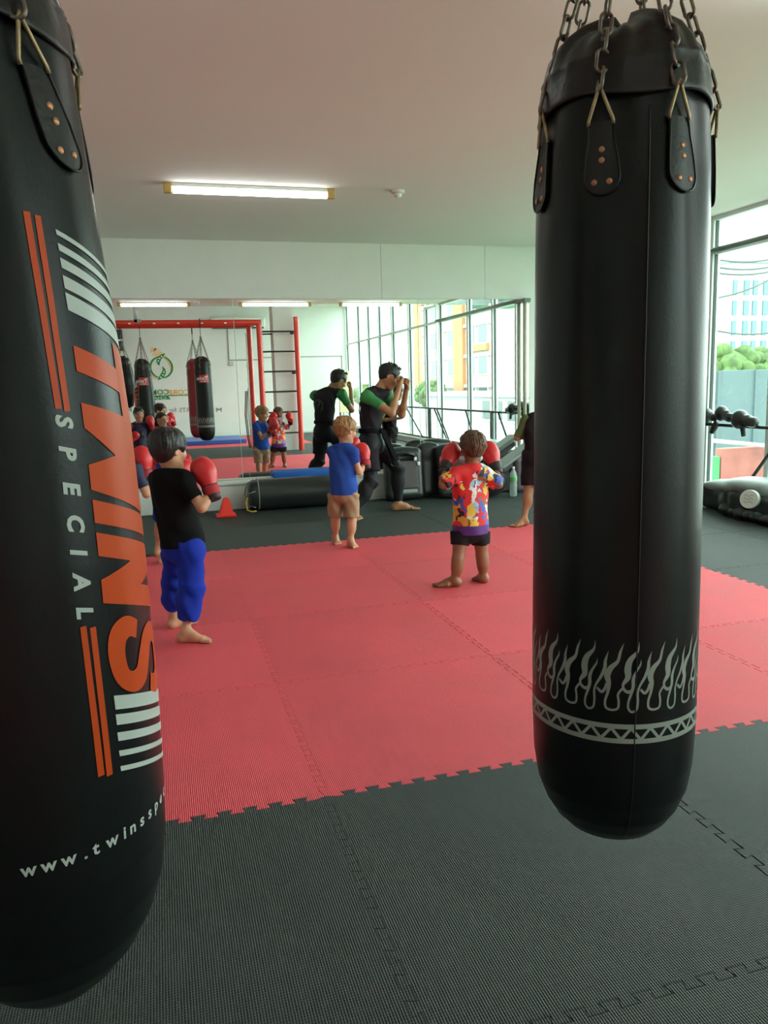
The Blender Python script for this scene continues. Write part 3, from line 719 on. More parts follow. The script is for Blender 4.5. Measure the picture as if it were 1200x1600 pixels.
PR = [(.298, 0), (.300, .04), (.308, .075), (.322, .10), (.345, .122), (.375, .141), (.42, .158), (.48, .167), (.56, .170), (.80, .170), (1.0, .1685), (1.25, .1675), (1.4, .1665), (1.55, .164), (1.66, .161), (1.74, .156), (1.80, .150)]
bag_r = make_bag('punching_bag', 'black leather punching bag with silver flames round its foot, at right front', .905, 1.425, PR, 1.775, straps=((-101, -30), (-44, 10), (8, 45), 66, 128, -158), ph=.4, fold=.028)
flames(bag_r, M['silver_print']); twins_label(bag_r, 180, 1.44, 1.59)
b = B(); b.tube([bag_r.pt(-15.8 - (1.75 - z) * 1.6, z, .0004) for z in np.arange(.33, 1.76, .02)], .0016, 6); b.build('seam', M['worn_leather'], bag_r.root, smooth=True)

PL = [(.302, 0), (.303, .04), (.312, .075), (.34, .105), (.38, .138), (.43, .165), (.49, .184), (.56, .193), (.66, .196), (.8, .196), (1.04, .193), (1.23, .187), (1.41, .175), (1.55, .163), (1.67, .152), (1.76, .143), (1.79, .138)]
bag_l = make_bag('punching_bag', 'black leather punching bag with large orange lettering down its side, at left edge', -.23, 1.30, PL, 1.755, straps=(-8, (59, 120), 112, 172, -128, -68), ph=-1.0, fold=.026)
def side_print(g, a_off):
    S = lambda a, z: (a + a_off, z - .00107 * (a - 44))
    polys = []
    Tm = [[(44, 1.347), (44, 1.312), (73, 1.312), (73, 1.347)], [(72.9, 1.385), (72.9, 1.274), (93, 1.274), (93, 1.385)]]
    Wm = [(44, 1.269), (44, 1.234), (61, 1.209), (44, 1.183), (44, 1.148), (93, 1.136), (93, 1.168), (63, 1.176), (93, 1.192), (93, 1.226), (63, 1.242), (93, 1.25), (93, 1.282)]
    Im = [(44, 1.134), (44, 1.101), (93, 1.101), (93, 1.134)]
    Nm = [(44, 1.087), (44, 1.053), (64, 1.053), (44, 1.018), (44, .984), (93, .984), (93, 1.018), (72, 1.018), (93, 1.053), (93, 1.087)]
    for q in (*Tm, Wm, Im, Nm): polys.append([S(a, z) for a, z in q])
    g.decal(polys, 'large_letters', M['orange_print'], g.root, off=.0012)
    Sp = [(.90, .62, 30), (.93, .74, 32), (.80, .87, 33), (.52, .91, 33), (.22, .87, 33), (.14, .73, 33), (.24, .60, 33), (.5, .51, 34), (.76, .42, 33), (.86, .28, 33), (.78, .14, 33), (.48, .09, 33), (.2, .13, 33), (.07, .26, 32), (.10, .38, 30)]
    Sp = [(.90, .60, 30), (.94, .74, 32), (.80, .87, 33), (.52, .91, 33), (.22, .87, 33), (.13, .73, 33), (.24, .60, 33), (.5, .51, 34), (.76, .42, 33), (.87, .28, 33), (.78, .14, 33), (.48, .09, 33), (.2, .13, 33), (.06, .26, 32), (.10, .40, 30)]
    c = catmull([(u * .107, v * .163, w / 1000.) for u, v, w in Sp], 5); fs = []; Lq = []; Rq = []
    for i, p in enumerate(c):
        q = c[min(i + 1, len(c) - 1)] - c[max(i - 1, 0)]; d = q[:2] / max(np.linalg.norm(q[:2]), 1e-6); w = p[2] / 2
        for lst, sg in ((Lq, 1), (Rq, -1)):
            u, v = p[0] - d[1] * w * sg, p[1] + d[0] * w * sg; lst.append(S(44.5 + v / .163 * 48, .957 - u * 1.0))
    for i in range(len(c) - 1): fs.append([Lq[i], Lq[i + 1], Rq[i + 1], Rq[i]])
    g.decal(fs, 'large_letters', M['orange_print'], g.root, off=.0013)
    bars = [(1.500, .0065), (1.482, .0095), (1.463, .013), (1.440, .017), (1.417, .023), (.844, .021), (.815, .016), (.787, .013), (.7585, .0085), (.734, .0075)]
    for z, h in bars:
        g.decal([[S(43.6 + (1.1 if z < 1 else 0), z + .0004), S(94, z), S(94, z - h), S(43.8 + (1.1 if z < 1 else 0), z - h)]], 'stripe_print', M['white_print'], g.root, off=.0012)
    for (a1, a2, z1), (b1, b2, z2) in (((28.8, 32.0, 1.518), (31.9, 34.6, 1.262)), ((34.0, 37.0, 1.515), (35.6, 38.3, 1.258)), ((32.2, 34.9, .959), (33.6, 36.6, .733)), ((36.4, 39.2, .954), (37.6, 40.5, .728))):
        g.decal([[(a1 + a_off, z1), (a2 + a_off, z1), (b2 + a_off, z2), (b1 + a_off, z2)]], 'line_print', M['orange_print'], g.root, off=.0012)
    for ch, z in zip('SPECIAL', (1.2545, 1.213, 1.164, 1.119, 1.0705, 1.035, .9885)):
        g.text(ch, 'small_letters', M['white_print'], g.root, (lambda zz: (lambda x, y: (31.7 + a_off + y * 287, zz - x * .98 - (0 if ch != 'I' else 0))))(z), .034, .0016, 1.0, shear=.25, dz=.0012)
    ka = math.degrees(1 / .195)
    for i, ch in enumerate('www.twinsspecial.com'):
        aa = (.2, 7.9, 15.7, 24.6, 28.6, 34.7, 43.3, 47.0, 53.8, 60.2, 66.5, 73.2, 80, 87, 91, 97, 103, 108, 114, 121)[i]
        g.text(ch, 'web_letters', M['white_print'], g.root, (lambda a1: (lambda x, y: (a1 + a_off + x * ka * 1.0, .618 + y)))(aa), .0275, .0007, 1.0, dz=.0012)
side_print(bag_l, 0); side_print(bag_l, 180); twins_label(bag_l, 180, 1.42, 1.57, 33)

# bags on the rear pipe, seen only in the mirrors
PRr = [(z, r * 1.0) for z, r in PR]
bag_3 = make_bag('punching_bag', 'dark red punching bag behind the black flame bag, seen in the mirror', .80, .30, PRr, 1.775, leather=M['red_leather'], top=M['red_leather'], straps=(-140, -80, -20, 40, 100, 160), hi=False, zbeam=2.50)
flames(bag_3, M['silver_print'])
PU = [(.98, 0), (.985, .10), (1.02, .15), (1.25, .21), (1.45, .225), (1.60, .21), (1.85, .15), (1.90, .13)]
bag_4 = make_bag('punching_bag', 'bulging dark uppercut bag behind the lettered bag, seen in the mirror', -.62, .30, PU, 1.86, straps=(-150, -90, -30, 30, 90, 150), hi=False, zbeam=2.50)
# ================================================================= TRAINING GEAR
def yaw(fr_deg): a = math.radians(fr_deg); return Matrix.Rotation(a, 4, 'Z')
# black rail with sloping braces in front of the glazing
XR = XW - .13
mY = lambda px: float(behind(atX(px, 645, XR))[1])
rl = empty('barre_rail', (XR, 0, 0), 'black steel rail on posts and sloping braces along the windows', 'rail')
b = B(); b.tube([(0, -2.2, .80), (0, 8.2, .80)], .017, 10); b.build('top_rail', M['black_metal'], rl, smooth='auto')
b = B(); b.tube([(0, -2.2, .20), (0, 8.2, .20)], .014, 10); b.build('lower_rail', M['black_metal'], rl, smooth='auto')
for px in (617, 671, 768): 
    y = mY(px); b = B(); b.box(-.025, .025, y - .025, y + .025, 0, .80, bev=.004); b.build('rail_post', M['black_metal'], rl)
b = B(); b.box(-.025, .025, 6.93, 6.98, 0, .80, bev=.004); b.build('rail_post', M['black_metal'], rl)
for t_, bt in ((636, 661), (680, 700), (684, 703), (729, 745), (780, 801), (577, 590)):
    b = B(); b.tube([(-.02, mY(t_), .79), (-.02, mY(bt), .19)], .016, 8); b.build('brace', M['black_metal'], rl, smooth='auto')
# red traffic half-cone against the ledge
t = empty('marker_cone', (.60, 8.14, 0), 'small bright red plastic marker cone on the floor by the ledge', 'cone')
b = B(); b.box(-.10, .10, -.10, .10, 0, .022, bev=.006); b.build('cone_base', M['red_plastic'], t)
b = B(); bm = b.bm; lo = [bm.verts.new((sx * .075, sy * .075, .02)) for sx, sy in ((-1, -1), (1, -1), (1, 1), (-1, 1))]; hi = [bm.verts.new((.01 + sx * .026, sy * .03, .19)) for sx, sy in ((-1, -1), (1, -1), (1, 1), (-1, 1))]
for k in range(4): bm.faces.new((lo[k], lo[(k + 1) % 4], hi[(k + 1) % 4], hi[k]))
bm.faces.new(hi); bmesh.ops.bevel(bm, geom=bm.edges[:], offset=.008, segments=2, affect='EDGES'); b.build('cone_body', M['red_plastic'], t, smooth='auto')
# heavy bag lying against the ledge
xa, xb = .86, 2.02
t = empty('lying_bag', ((xa + xb) / 2, 8.36, 0), 'black heavy bag lying on the floor against the white ledge', 'punching bag')
hw = (xb - xa) / 2
b = B(); prof = [(0, -hw), (.11, -hw), (.145, -hw + .015), (.160, -hw + .05), (.165, -hw + .12), (.166, 0), (.165, hw - .12), (.155, hw - .04), (.13, hw), (0, hw)]
b.lathe(prof, 48, mtx=Matrix.Translation((0, 0, .170)) @ Matrix.Rotation(PI / 2, 4, 'Y')); b.build('bag_body', M['black_vinyl'], t, smooth='auto')
b = B()
for k in range(5):
    a = .5 + k * 1.15; b.tube([(-hw + .06, .167 * math.cos(a), .17 + .167 * math.sin(a)), (-hw - .01, .13 * math.cos(a + .1), .17 + .13 * math.sin(a + .1)), (-hw - .035, .06 * math.cos(a), .13 + .06 * math.sin(a))], .006, 6)
b.build('cord', M['grey_vinyl'], t, smooth=True)
b = B(); b.tube([(-hw + .10, .170 * math.cos(a), .17 + .170 * math.sin(a)) for a in np.linspace(0, 2 * PI, 28)[:-1]], .005, 6, closed=True); b.build('webbing', M['grey_vinyl'], t, smooth=True)
b = B(); b.tube([(-hw - .02, -.10, .16), (-hw - .04, -.12, .10), (-hw - .03, -.14, .03), (-hw + .02, -.16, .012), (-hw + .06, -.17, .02)], .009, 6); b.build('yellow_cord', mat('yellow_webbing', (.55, .36, .04), .6), t, smooth=True)
b = B(); b.box(1.17, 1.98, 8.61, 8.73, .302, .375, bev=.02, seg=3); o = b.build('foam_block', M['blue_foam'], smooth='auto'); tag(o, 'long blue foam block lying on the ledge above the black bag', 'foam block')
o = SDF().ell((2.09, 8.60, .36), (.055, .05, .055)).cone((2.09, 8.60, .36), (2.10, 8.60, .31), .03, .04).mesh('white_bottle', M['white_plastic'], None, res=.006); tag(o, 'small white jug on the ledge between the boy and the instructor', 'jug')

# kick shields leaning on the ledge
def shield(name, cx, cy, w, h, d, label, face, body, rz=0, tilt=-9, handle=True, parts=True):
    t = empty(name, (cx, cy, 0), label, 'kick shield', 'black kick shields by the ledge', rz=math.radians(rz))
    T = Matrix.Rotation(math.radians(tilt), 4, 'X')
    F = np.array([[T[r][c] for r in range(3)] for c in range(3)])   # rows = local axes
    S = SDF(); c = T @ Vector((0, 0, h / 2 + .01))
    S.rbox(c, (w / 2, d / 2, h / 2), .06, F)
    top = T @ Vector((0, 0, h - .08)); S.ell(top, (w / 2 - .01, d / 2, .11), F, k=.05)
    if handle:
        q = T @ Vector((0, -d / 2 - .02, h - .09)); S.ell(q, (w / 2 - .09, .055, .038), F, k=.03, sub=True)
    o = S.mesh('shield_body', body, t, res=.009)
    if parts:
        S2 = SDF(); c = T @ Vector((-.0, -d / 2 - .0, h * .50)); S2.rbox(c, (w / 2 - .075, .012, h * .27), .011, F); S2.mesh('front_panel', face, t, res=.006)
        S2 = SDF(); c = T @ Vector((0, -d / 2 - .0, h * .17)); S2.rbox(c, (w / 2 - .09, .012, .022), .010, F); S2.mesh('lower_stripe', M['grey_vinyl'], t, res=.005)
        bb = B(); bb.tube([T @ Vector((-w / 2 + .09, -d / 2, h - .13)), T @ Vector((-w / 2 + .12, -d / 2 - .03, h - .07)), T @ Vector((0, -d / 2 - .045, h - .045)), T @ Vector((w / 2 - .12, -d / 2 - .03, h - .07)), T @ Vector((w / 2 - .09, -d / 2, h - .13))], .015, 8); bb.build('handle', M['black_vinyl'], t, smooth=True)
        for sx in (.0, .035):
            S3 = SDF(); c = T @ Vector((w / 2 - .10 + sx, -d / 2 - .022, h * .80 - sx * 1.6)); S3.rbox(c, (.017, .010, .020), .006, F); S3.mesh('buckle', M['white_plastic'], t, res=.004)
    return t
shield('kick_shield', 2.60, 8.34, .44, .57, .17, 'black kick shield with plum front panel and handle, behind the instructor leg', M['plum_vinyl'], M['black_vinyl'], tilt=-8)
shield('kick_shield', 2.95, 8.46, .26, .60, .14, 'narrow black pad mostly hidden behind the large black pad', M['black_vinyl'], M['black_vinyl'], tilt=-6, handle=False, parts=False)
shield('kick_shield', 3.22, 8.22, .50, .60, .17, 'large plain black kick shield leaning on the ledge behind the red-shirted boy', M['black_vinyl'], M['black_vinyl'], rz=-10, tilt=-12, handle=False, parts=False)
o = SDF().ell((3.56, 8.20, .165), (.21, .20, .16), k=.05).ell((3.50, 8.21, .17), (.20, .18, .165), k=.06).mesh('body_shield', M['black_vinyl'], None, res=.01); tag(o, 'rounded glossy black pad on the floor right of the red-shirted boy', 'pad')
# bits on the ledge
o = SDF().ell((3.42, 8.62, .345), (.10, .05, .045)).ell((3.52, 8.60, .335), (.05, .05, .035)).ell((3.30, 8.63, .34), (.05, .04, .04)).mesh('glove_pair', M['black_vinyl'], None, res=.007); tag(o, 'small black focus mitts lying on the ledge behind the red-shirted boy', 'mitt')
o = SDF().ell((3.72, 8.60, .35), (.06, .05, .05)).ell((3.80, 8.61, .34), (.04, .04, .04)).mesh('focus_mitt', M['black_vinyl'], None, res=.007); tag(o, 'black mitt on the ledge left of the water bottle', 'mitt')
S = SDF(); F = np.array([[.85, 0, .53], [0, 1, 0], [-.53, 0, .85]]); S.rbox((4.02, 8.44, .40), (.28, .10, .055), .05, F); S.rbox((4.10, 8.40, .21), (.17, .10, .21), .06)
o = S.mesh('thai_pad', M['plum_vinyl'], None, res=.009); tag(o, 'dark grey pad standing on the floor behind the water bottle', 'pad')
S = SDF(); S.rbox((4.03, 8.43, .455), (.30, .13, .022), .02, F); o2 = S.mesh('pad_cover', M['grey_vinyl'], o, res=.008)
# water bottle
t = empty('water_bottle', (3.80, 8.06, 0), 'large clear plastic water bottle with green label standing on the floor', 'bottle')
def mat_clear():
    m = mat('bottle_plastic', (.62, .74, .70), rough=.12, spec=.6); m.node_tree.nodes['Principled BSDF'].inputs['Alpha'].default_value = .42; return m
M['clear'] = mat_clear()
b = B(); b.lathe([(0, .004), (.034, 0), (.041, .01), (.042, .05), (.039, .075), (.042, .10), (.042, .14), (.039, .15), (.042, .165), (.042, .22), (.034, .265), (.018, .30), (.014, .312), (.014, .325), (0, .325)], 28); b.build('bottle_body', M['clear'], t, smooth=True)
b = B(); b.lathe([(.0425, .175), (.0430, .178), (.0430, .225), (.0425, .228)], 28); b.build('bottle_label', mat('bottle_label', (.12, .42, .16), .5), t, smooth=True)
b = B(); b.lathe([(0, .338), (.0155, .338), (.0158, .318), (.0158, .316)], 20); b.build('bottle_cap', M['white_plastic'], t, smooth='auto')
b = B(); b.lathe([(0, .006), (.036, .006), (.038, .012), (.038, .13), (0, .13)], 24); b.build('water', mat_glass('water', (.90, .95, .93)), t, smooth='auto')

# gear at the right, by the windows
def mitt(p, d, label, s=1.0, hang=True, m=M['black_vinyl'], obj_name='boxing_glove'):
    p = np.array(p); d = _nrm(d); S = SDF(); S.ell(p + d * .04 * s, np.array((.068, .062, .075)) * s, k=.02); S.cone(p + d * .02 * s, p - d * .10 * s, .045 * s, .040 * s, k=.02)
    S.cone(p + np.array([0, -.05, .02]) * s, p + d * .07 * s + np.array([0, -.06, 0]) * s, .024 * s, .022 * s, k=.012)
    o = S.mesh(obj_name, m, None, res=.006); tag(o, label, 'boxing glove', 'black gloves hung on the rail'); return o
g1 = atX(1131, 648, XR - .02); g2 = atX(1107, 650, XR - .02)
mitt(g1, (.1, .8, .25), 'black boxing glove resting on the window rail, the right one of the pair')
mitt(g2, (.1, .9, .1), 'black boxing glove resting on the window rail, half hidden behind the flame bag')
b = B(); q = [atX(x, y, XR - .04) for x, y in ((1138, 650), (1152, 650), (1160, 652), (1160, 665), (1162, 682))]
b.tube(q, .030, 8, radii=[.030, .026, .030, .026, .020]); o = b.build('hand_wrap', M['black_vinyl'], None, smooth=True); tag(o, 'dark rolled strap hanging over the window rail beside the gloves', 'strap')
b = B(); q = [atX(x, y, XR - .03) for x, y in ((1120, 660), (1116, 668), (1112, 676))]; b.tube(q, .03, 8, radii=[.03, .034, .026]); o = b.build('glove_cuff', M['glove_cuff'], None, smooth=True); tag(o, 'dark cuff flap hanging below the window rail under the gloves', 'glove cuff')
ga = behind(atX(806, 634, XR - .02)); mitt((XR - .03, 6.2, .86), (0, .9, .1), 'black glove on the window rail, seen only in the mirror at its right end', 1.25)
# big shield lying by the glazing
def G(x, y, X): return atX(x, y, X)
t = empty('floor_shield', (5.05, 5.75, 0), 'large black kick shield with round white badge lying by the windows', 'kick shield')
A_ = np.array([5.05, 5.75, 0])
S = SDF()
for p, r in (((-.02, .55, .25), (.06, .14, .03)), ((.05, .35, .26), (.16, .22, .06)), ((.10, .05, .29), (.20, .30, .08)), ((.12, -.35, .28), (.22, .34, .09)), ((.12, -.75, .27), (.22, .3, .09))): S.ell(np.array(p), r, k=.06)
S.rbox((.13, -.25, .13), (.19, .42, .12), .05, k=.04)
o = S.mesh('shield_body', M['grey_vinyl'], t, res=.009)
S = SDF()
S.rbox((-.0, -.18, .13), (.10, .40, .11), .05, k=.03).rbox((.0, .22, .16), (.09, .10, .09), .04, k=.03); S.mesh('side_panel', M['black_vinyl'], t, res=.008)
c = atX(1171, 780, 4.88) - A_; n_ = Vector((-.9, -.42, .15)).normalized()
b = B(); b.lathe([(0, .010), (.078, .010), (.082, .006), (.082, -.03), (0, -.03)], 28, mtx=Matrix.Translation(Vector(c)) @ rot_to(n_)); bd = b.build('round_badge', M['white_plastic'], t, smooth='auto')
b = B(); R_ = Matrix.Translation(Vector(c)) @ rot_to(n_)
for k in range(3): b.tube([R_ @ Vector((-.045 + .02 * i, .03 - .028 * k + .010 * math.sin(2.2 * i + k), .0115)) for i in range(5)], .0022, 5)
b.build('badge_script', M['pillar_grey'], bd)
S = SDF(); rs = np.random.RandomState(5)
for k in range(9): S.ell(np.array([-.10 + .05 * rs.rand(), -.62 + .11 * k, .05 + .02 * rs.rand()]), (.07 + .04 * rs.rand(), .075, .045 + .02 * rs.rand()), k=.02)
S.mesh('loose_cover', M['black_vinyl'], t, res=.007)
b = B(); b.tube([(.0, -.55, .30), (-.03, -.62, .36), (-.02, -.78, .38), (.02, -.90, .31)], .020, 8); b.tube([(-.06, -.44, .26), (-.07, -.46, .14), (-.06, -.48, .04)], .014, 8); b.build('carry_strap', M['black_vinyl'], t, smooth=True)
p = atX(1108, 778, 5.15); t = empty('gear_bag', (p[0], p[1], 0), 'small black gear bag with red stripe beside the lying shield', 'bag')
S = SDF(); S.rbox((0.04, -.18, .10), (.10, .24, .095), .05).ell((.02, -.02, .19), (.09, .12, .07), k=.04).ell((0, -.30, .10), (.09, .09, .10), k=.04); S.mesh('bag_cloth', M['black_vinyl'], t, res=.008)
b = B(); b.box(-.075, -.055, .02, .075, .02, .17, bev=.006); b.build('red_stripe', M['red_plastic'], t)

# ================================================================= OUTSIDE
out_green = mat('turf', (.16, .30, .15), .9, var=.15, vscale=.3); out_pave = mat('pale_paving', (.34, .34, .32), .8, var=.1, vscale=.3)
M['cream_wall'] = mat('cream_facade', (.34, .29, .23), .8); M['orange_facade'] = mat('orange_facade', (.45, .17, .07), .8); M['white_facade'] = mat('white_facade', (.30, .33, .325), .8)
M['win_dark'] = mat('facade_glass', (.02, .05, .048), .3); M['hoard'] = mat('blue_grey_hoarding', (.075, .115, .12), .8, var=.12, vscale=.4); M['leaf'] = mat('tree_leaves', (.06, .11, .03), .9, var=.5, vscale=2.0); M['bark'] = mat('bark', (.12, .08, .05), .9)
b = B(); b.box(XW + .3, 140, -160, 140, -4.2, -4.0); struct('ground', b, out_pave)
b = B(); b.box(XW + 1.2, 32, -40, 6, -4.0, -3.9); o = b.build('turf_field', out_green); tag(o, 'pale green turf pitch below the windows', 'lawn')
# near facade across the street (seen in the mirrors)
def facade(name, label, x, y0, y1, z0, z1, m, wins, bands=(), d=12):
    t = empty(name, (x, (y0 + y1) / 2, z0), label, 'building'); O = Vector(t.location)
    def bx(n, mm, a, b_, c, d_, e, f, par=t, bev=0): b = B(); b.box(a - O.x, b_ - O.x, c - O.y, d_ - O.y, e - O.z, f - O.z, bev=bev); return b.build(n, mm, par)
    bx('wall', m, x, x + d, y0, y1, z0, z1)
    bx('roof', M['white_facade'], x - .5, x + d, y0 - .3, y1 + .3, z1, z1 + .5)
    for (a, b_, c, e, mm) in bands: bx('wall_band', mm, x - (.45 if mm is M['orange_facade'] else .33), x, a, b_, c, e)
    for (a, b_, c, e) in wins:
        f = bx('window', M['trim'], x - .18, x, a - .15, b_ + .15, c - .15, e + .15); bx('pane', M['win_dark'], x - .22, x - .17, a, b_, c, e, f)
    return t
XF = 40
fy = lambda px: float(behind(atX(px, 600, XF))[1])
fz = lambda px, py: float(atX(px, py, XF)[2])
wins = []
for (pa, pb) in ((676, 687), (702, 712), (737, 744), (750, 763)):
    ya, yb = sorted((fy(pa), fy(pb)))
    for k in range(5): wins.append((ya, yb, -2.4 + 3.9 * k + .9, -2.4 + 3.9 * k + 3.2))
bands = [(min(fy(713), fy(728)), max(fy(713), fy(728)), -4, 15.5, M['orange_facade'])]
y_lo, y_hi = sorted((fy(660), fy(768)))
for k in range(4): bands.append((y_lo, y_hi, 1.0 + 3.9 * k - .3, 1.0 + 3.9 * k + .12, M['white_facade']))
bands.append((y_lo, fy(712), 13.2, 16.5, M['orange_facade'])); bands.append((min(fy(737), fy(765)), max(fy(737), fy(765)), 5.3, 6.1, M['orange_facade']))
facade('apartment_block', 'cream and orange apartment block across the street, reflected in the right mirror', XF, y_lo, y_hi, -4.0, 18.0, M['cream_wall'], wins, bands)
wins = [(min(fy(pa), fy(pb)), max(fy(pa), fy(pb)), 2.5 + 3.6 * k, 4.4 + 3.6 * k) for pa, pb in ((603, 611), (617, 625), (632, 640)) for k in range(4)]
facade('apartment_block', 'white apartment block farther along the street, reflected beside the instructor', XF + 1, *sorted((fy(600), fy(646))), -4.0, 19.0, M['white_facade'], wins, [(min(fy(643), fy(655)), max(fy(643), fy(655)), -4, 19, M['orange_facade'])])
wins = [(-62 + 3.2 * k, -60 + 3.2 * k, -2.6, -.6) for k in range(8)]
facade('shop_row', 'low white shop row with dark openings below the windows, across the street', XF - 6, -110, -36, -4.0, -.2, M['white_facade'], wins, d=5)
b = B(); b.box(XW + 1.6, XW + 2.6, .3, 3.6, 2.95, 3.5, bev=.03); o = b.build('shop_sign', mat('dark_green_box', (.06, .13, .11), .6)); tag(o, 'dark green box sign outside the windows, reflected near the ceiling', 'sign')
b = B(); b.box(XW + .05, XW + 1.7, 1.7, 1.85, 2.9, 3.0); b.build('sign_bracket', M['pole_grey'], o)
# tall pale tower, trees, hoarding seen directly at the right; red stand-in wall
YT = 60.0
def pt(x, y, Y): return at(x, y, Y)
a_, b_ = pt(1140, 410, YT), pt(1262, 410, YT)
t = empty('tower_block', ((a_[0] + b_[0]) / 2, YT + 4, -4.0), 'tall pale tower block with green window strips behind the trees', 'building'); O = Vector(t.location)
w2 = (b_[0] - a_[0]) / 2; hT = a_[2] + 4.0
b = B(); b.box(-w2, w2, -4, 8, 0, hT); b.build('wall', M['white_facade'], t)
b = B(); b.box(-w2 - .25, w2 + .25, -4.3, 8, hT, hT + .6); b.build('roof', M['white_facade'], t)
gw = mat('pale_green_glass', (.07, .155, .15), .3)
for (pa, pb) in ((1143, 1149), (1160, 1168), (1174, 1181), (1190, 1198)):
    xa_, xb_ = pt(pa, 500, YT)[0] - O.x, pt(pb, 500, YT)[0] - O.x
    for k in range(7): b = B(); b.box(xa_, xb_, -4.12, -3.95, hT - 1.5 - 1.75 * k - 1.25, hT - 1.5 - 1.75 * k); b.build('window', gw, t)
def tree(x, y, z0, h, r, label, seed, group='trees outside the windows'):
    t = empty('tree', (x, y, z0), label, 'tree', group); rs = np.random.RandomState(seed)
    b = B(); b.tube([(0, 0, 0), (.05 * r, 0, h * .3), (0, .05 * r, h * .62)], .1 * r, 8, radii=[.09 * r, .07 * r, .05 * r]); b.build('trunk', M['bark'], t, smooth=True)
    b = B()
    for k in range(110):
        d = rs.randn(3); d /= np.linalg.norm(d); rr = r * (.55 + .4 * rs.rand()); c = Vector((d[0] * rr, d[1] * rr, h - r * .75 + d[2] * rr * .7)); s = r * (.13 + .12 * rs.rand())
        q = bmesh.ops.create_icosphere(b.bm, subdivisions=2, radius=s)
        for v in q['verts']: v.co = v.co * (1 + .35 * rs.rand()) + c
    q = bmesh.ops.create_icosphere(b.bm, subdivisions=3, radius=r * .8)
    for v in q['verts']: v.co = v.co * (1 + .08 * rs.rand()); v.co.z = v.co.z * .8 + h - r * .75
    o = b.build('crown', M['leaf'], t, smooth=True); return t
for i, (px, py, r) in enumerate(((1122, 538, 1.9), (1156, 548, 1.7), (1190, 546, 1.8), (1232, 540, 2.0))):
    p = pt(px, py, 34.0); tree(p[0], p[1], -4.0, p[2] + 4.0, r, ['round green tree nearest the window frame, in front of the tower block', 'low green tree in the middle before the tower block', 'green tree right of the middle one, cut by the frame edge', 'green tree at the right end of the row'][i], i)
for i, (px, Y) in enumerate(((571, -78), (583, -92), (630, -70))):
    x = 31.0; tree(x + i * 2, float(behind(atX(px, 600, x))[1]), -4.0, 5.6, 2.2, ['green tree reflected left of the instructor head', 'green tree reflected behind the instructor head', 'green tree reflected between the instructor and the rail'][i], 20 + i)
pa, pb = pt(1085, 580, 24.0), pt(1290, 580, 24.0)
b = B(); b.box(pa[0], pb[0] + 6, 24.0, 24.25, -4.0, pa[2], bev=.02); hd = b.build('hoarding', M['hoard']); tag(hd, 'long blue-grey hoarding wall under the trees outside the window', 'fence')
for k in range(6): b = B(); x = pa[0] + 1.0 + k * 1.6; b.box(x - .04, x + .04, 23.93, 24.0, -4.0, pa[2]); b.build('fence_post', M['hoard'], hd)
zt, zb = pt(1150, 700, 20.0)[2], pt(1150, 768, 20.0)[2]
b = B(); b.box(pt(1128, 700, 20)[0], pt(1300, 700, 20)[0], 20.0, 20.3, zb - 2, zt, bev=.02); o = b.build('reflection_wall', mat('red_reflection', (.22, .075, .06), .9, var=.2, vscale=1.5)); tag(o, 'low red wall added outside in place of the red mats reflected in the window', 'wall')  # red block added where the glass would mirror the red floor mats
b = B(); b.box(pt(1095, 700, 20)[0], pt(1126, 700, 20)[0], 20.0, 20.2, zb - 2, pt(1110, 714, 20)[2], bev=.02); o = b.build('green_panel', mat('green_panel', (.04, .22, .07), .8)); tag(o, 'bright green panel left of the red stand-in wall outside', 'panel')
b = B(); p1, p2 = pt(1085, 686, 19.5), pt(1290, 705, 19.5); b.tube([p1, p2], .06, 8); o = b.build('rail_pipe', M['white_facade'], None, smooth=True); tag(o, 'long white pipe rail in front of the hoarding outside', 'pipe')
# overhead wires
for i, (ya, yb) in enumerate(((398, 388), (410, 400), (420, 406), (508, 505), (472, 400))):
    p1, p2 = Vector(pt(1080, ya, 16.0)), Vector(pt(1260, yb, 18.0)); b = B(); pts = [p1.lerp(p2, k / 10) - Vector((0, 0, .25 * math.sin(PI * k / 10))) for k in range(11)]; b.tube(pts, .022, 5)
    o = b.build('overhead_wire', M['gasket'], None, smooth=True); tag(o, 'thin dark overhead wire outside the window, %s' % ['the topmost one', 'second from the top', 'third from the top', 'the lowest level one', 'the one slanting upwards'][i], 'wire', 'overhead wires outside')
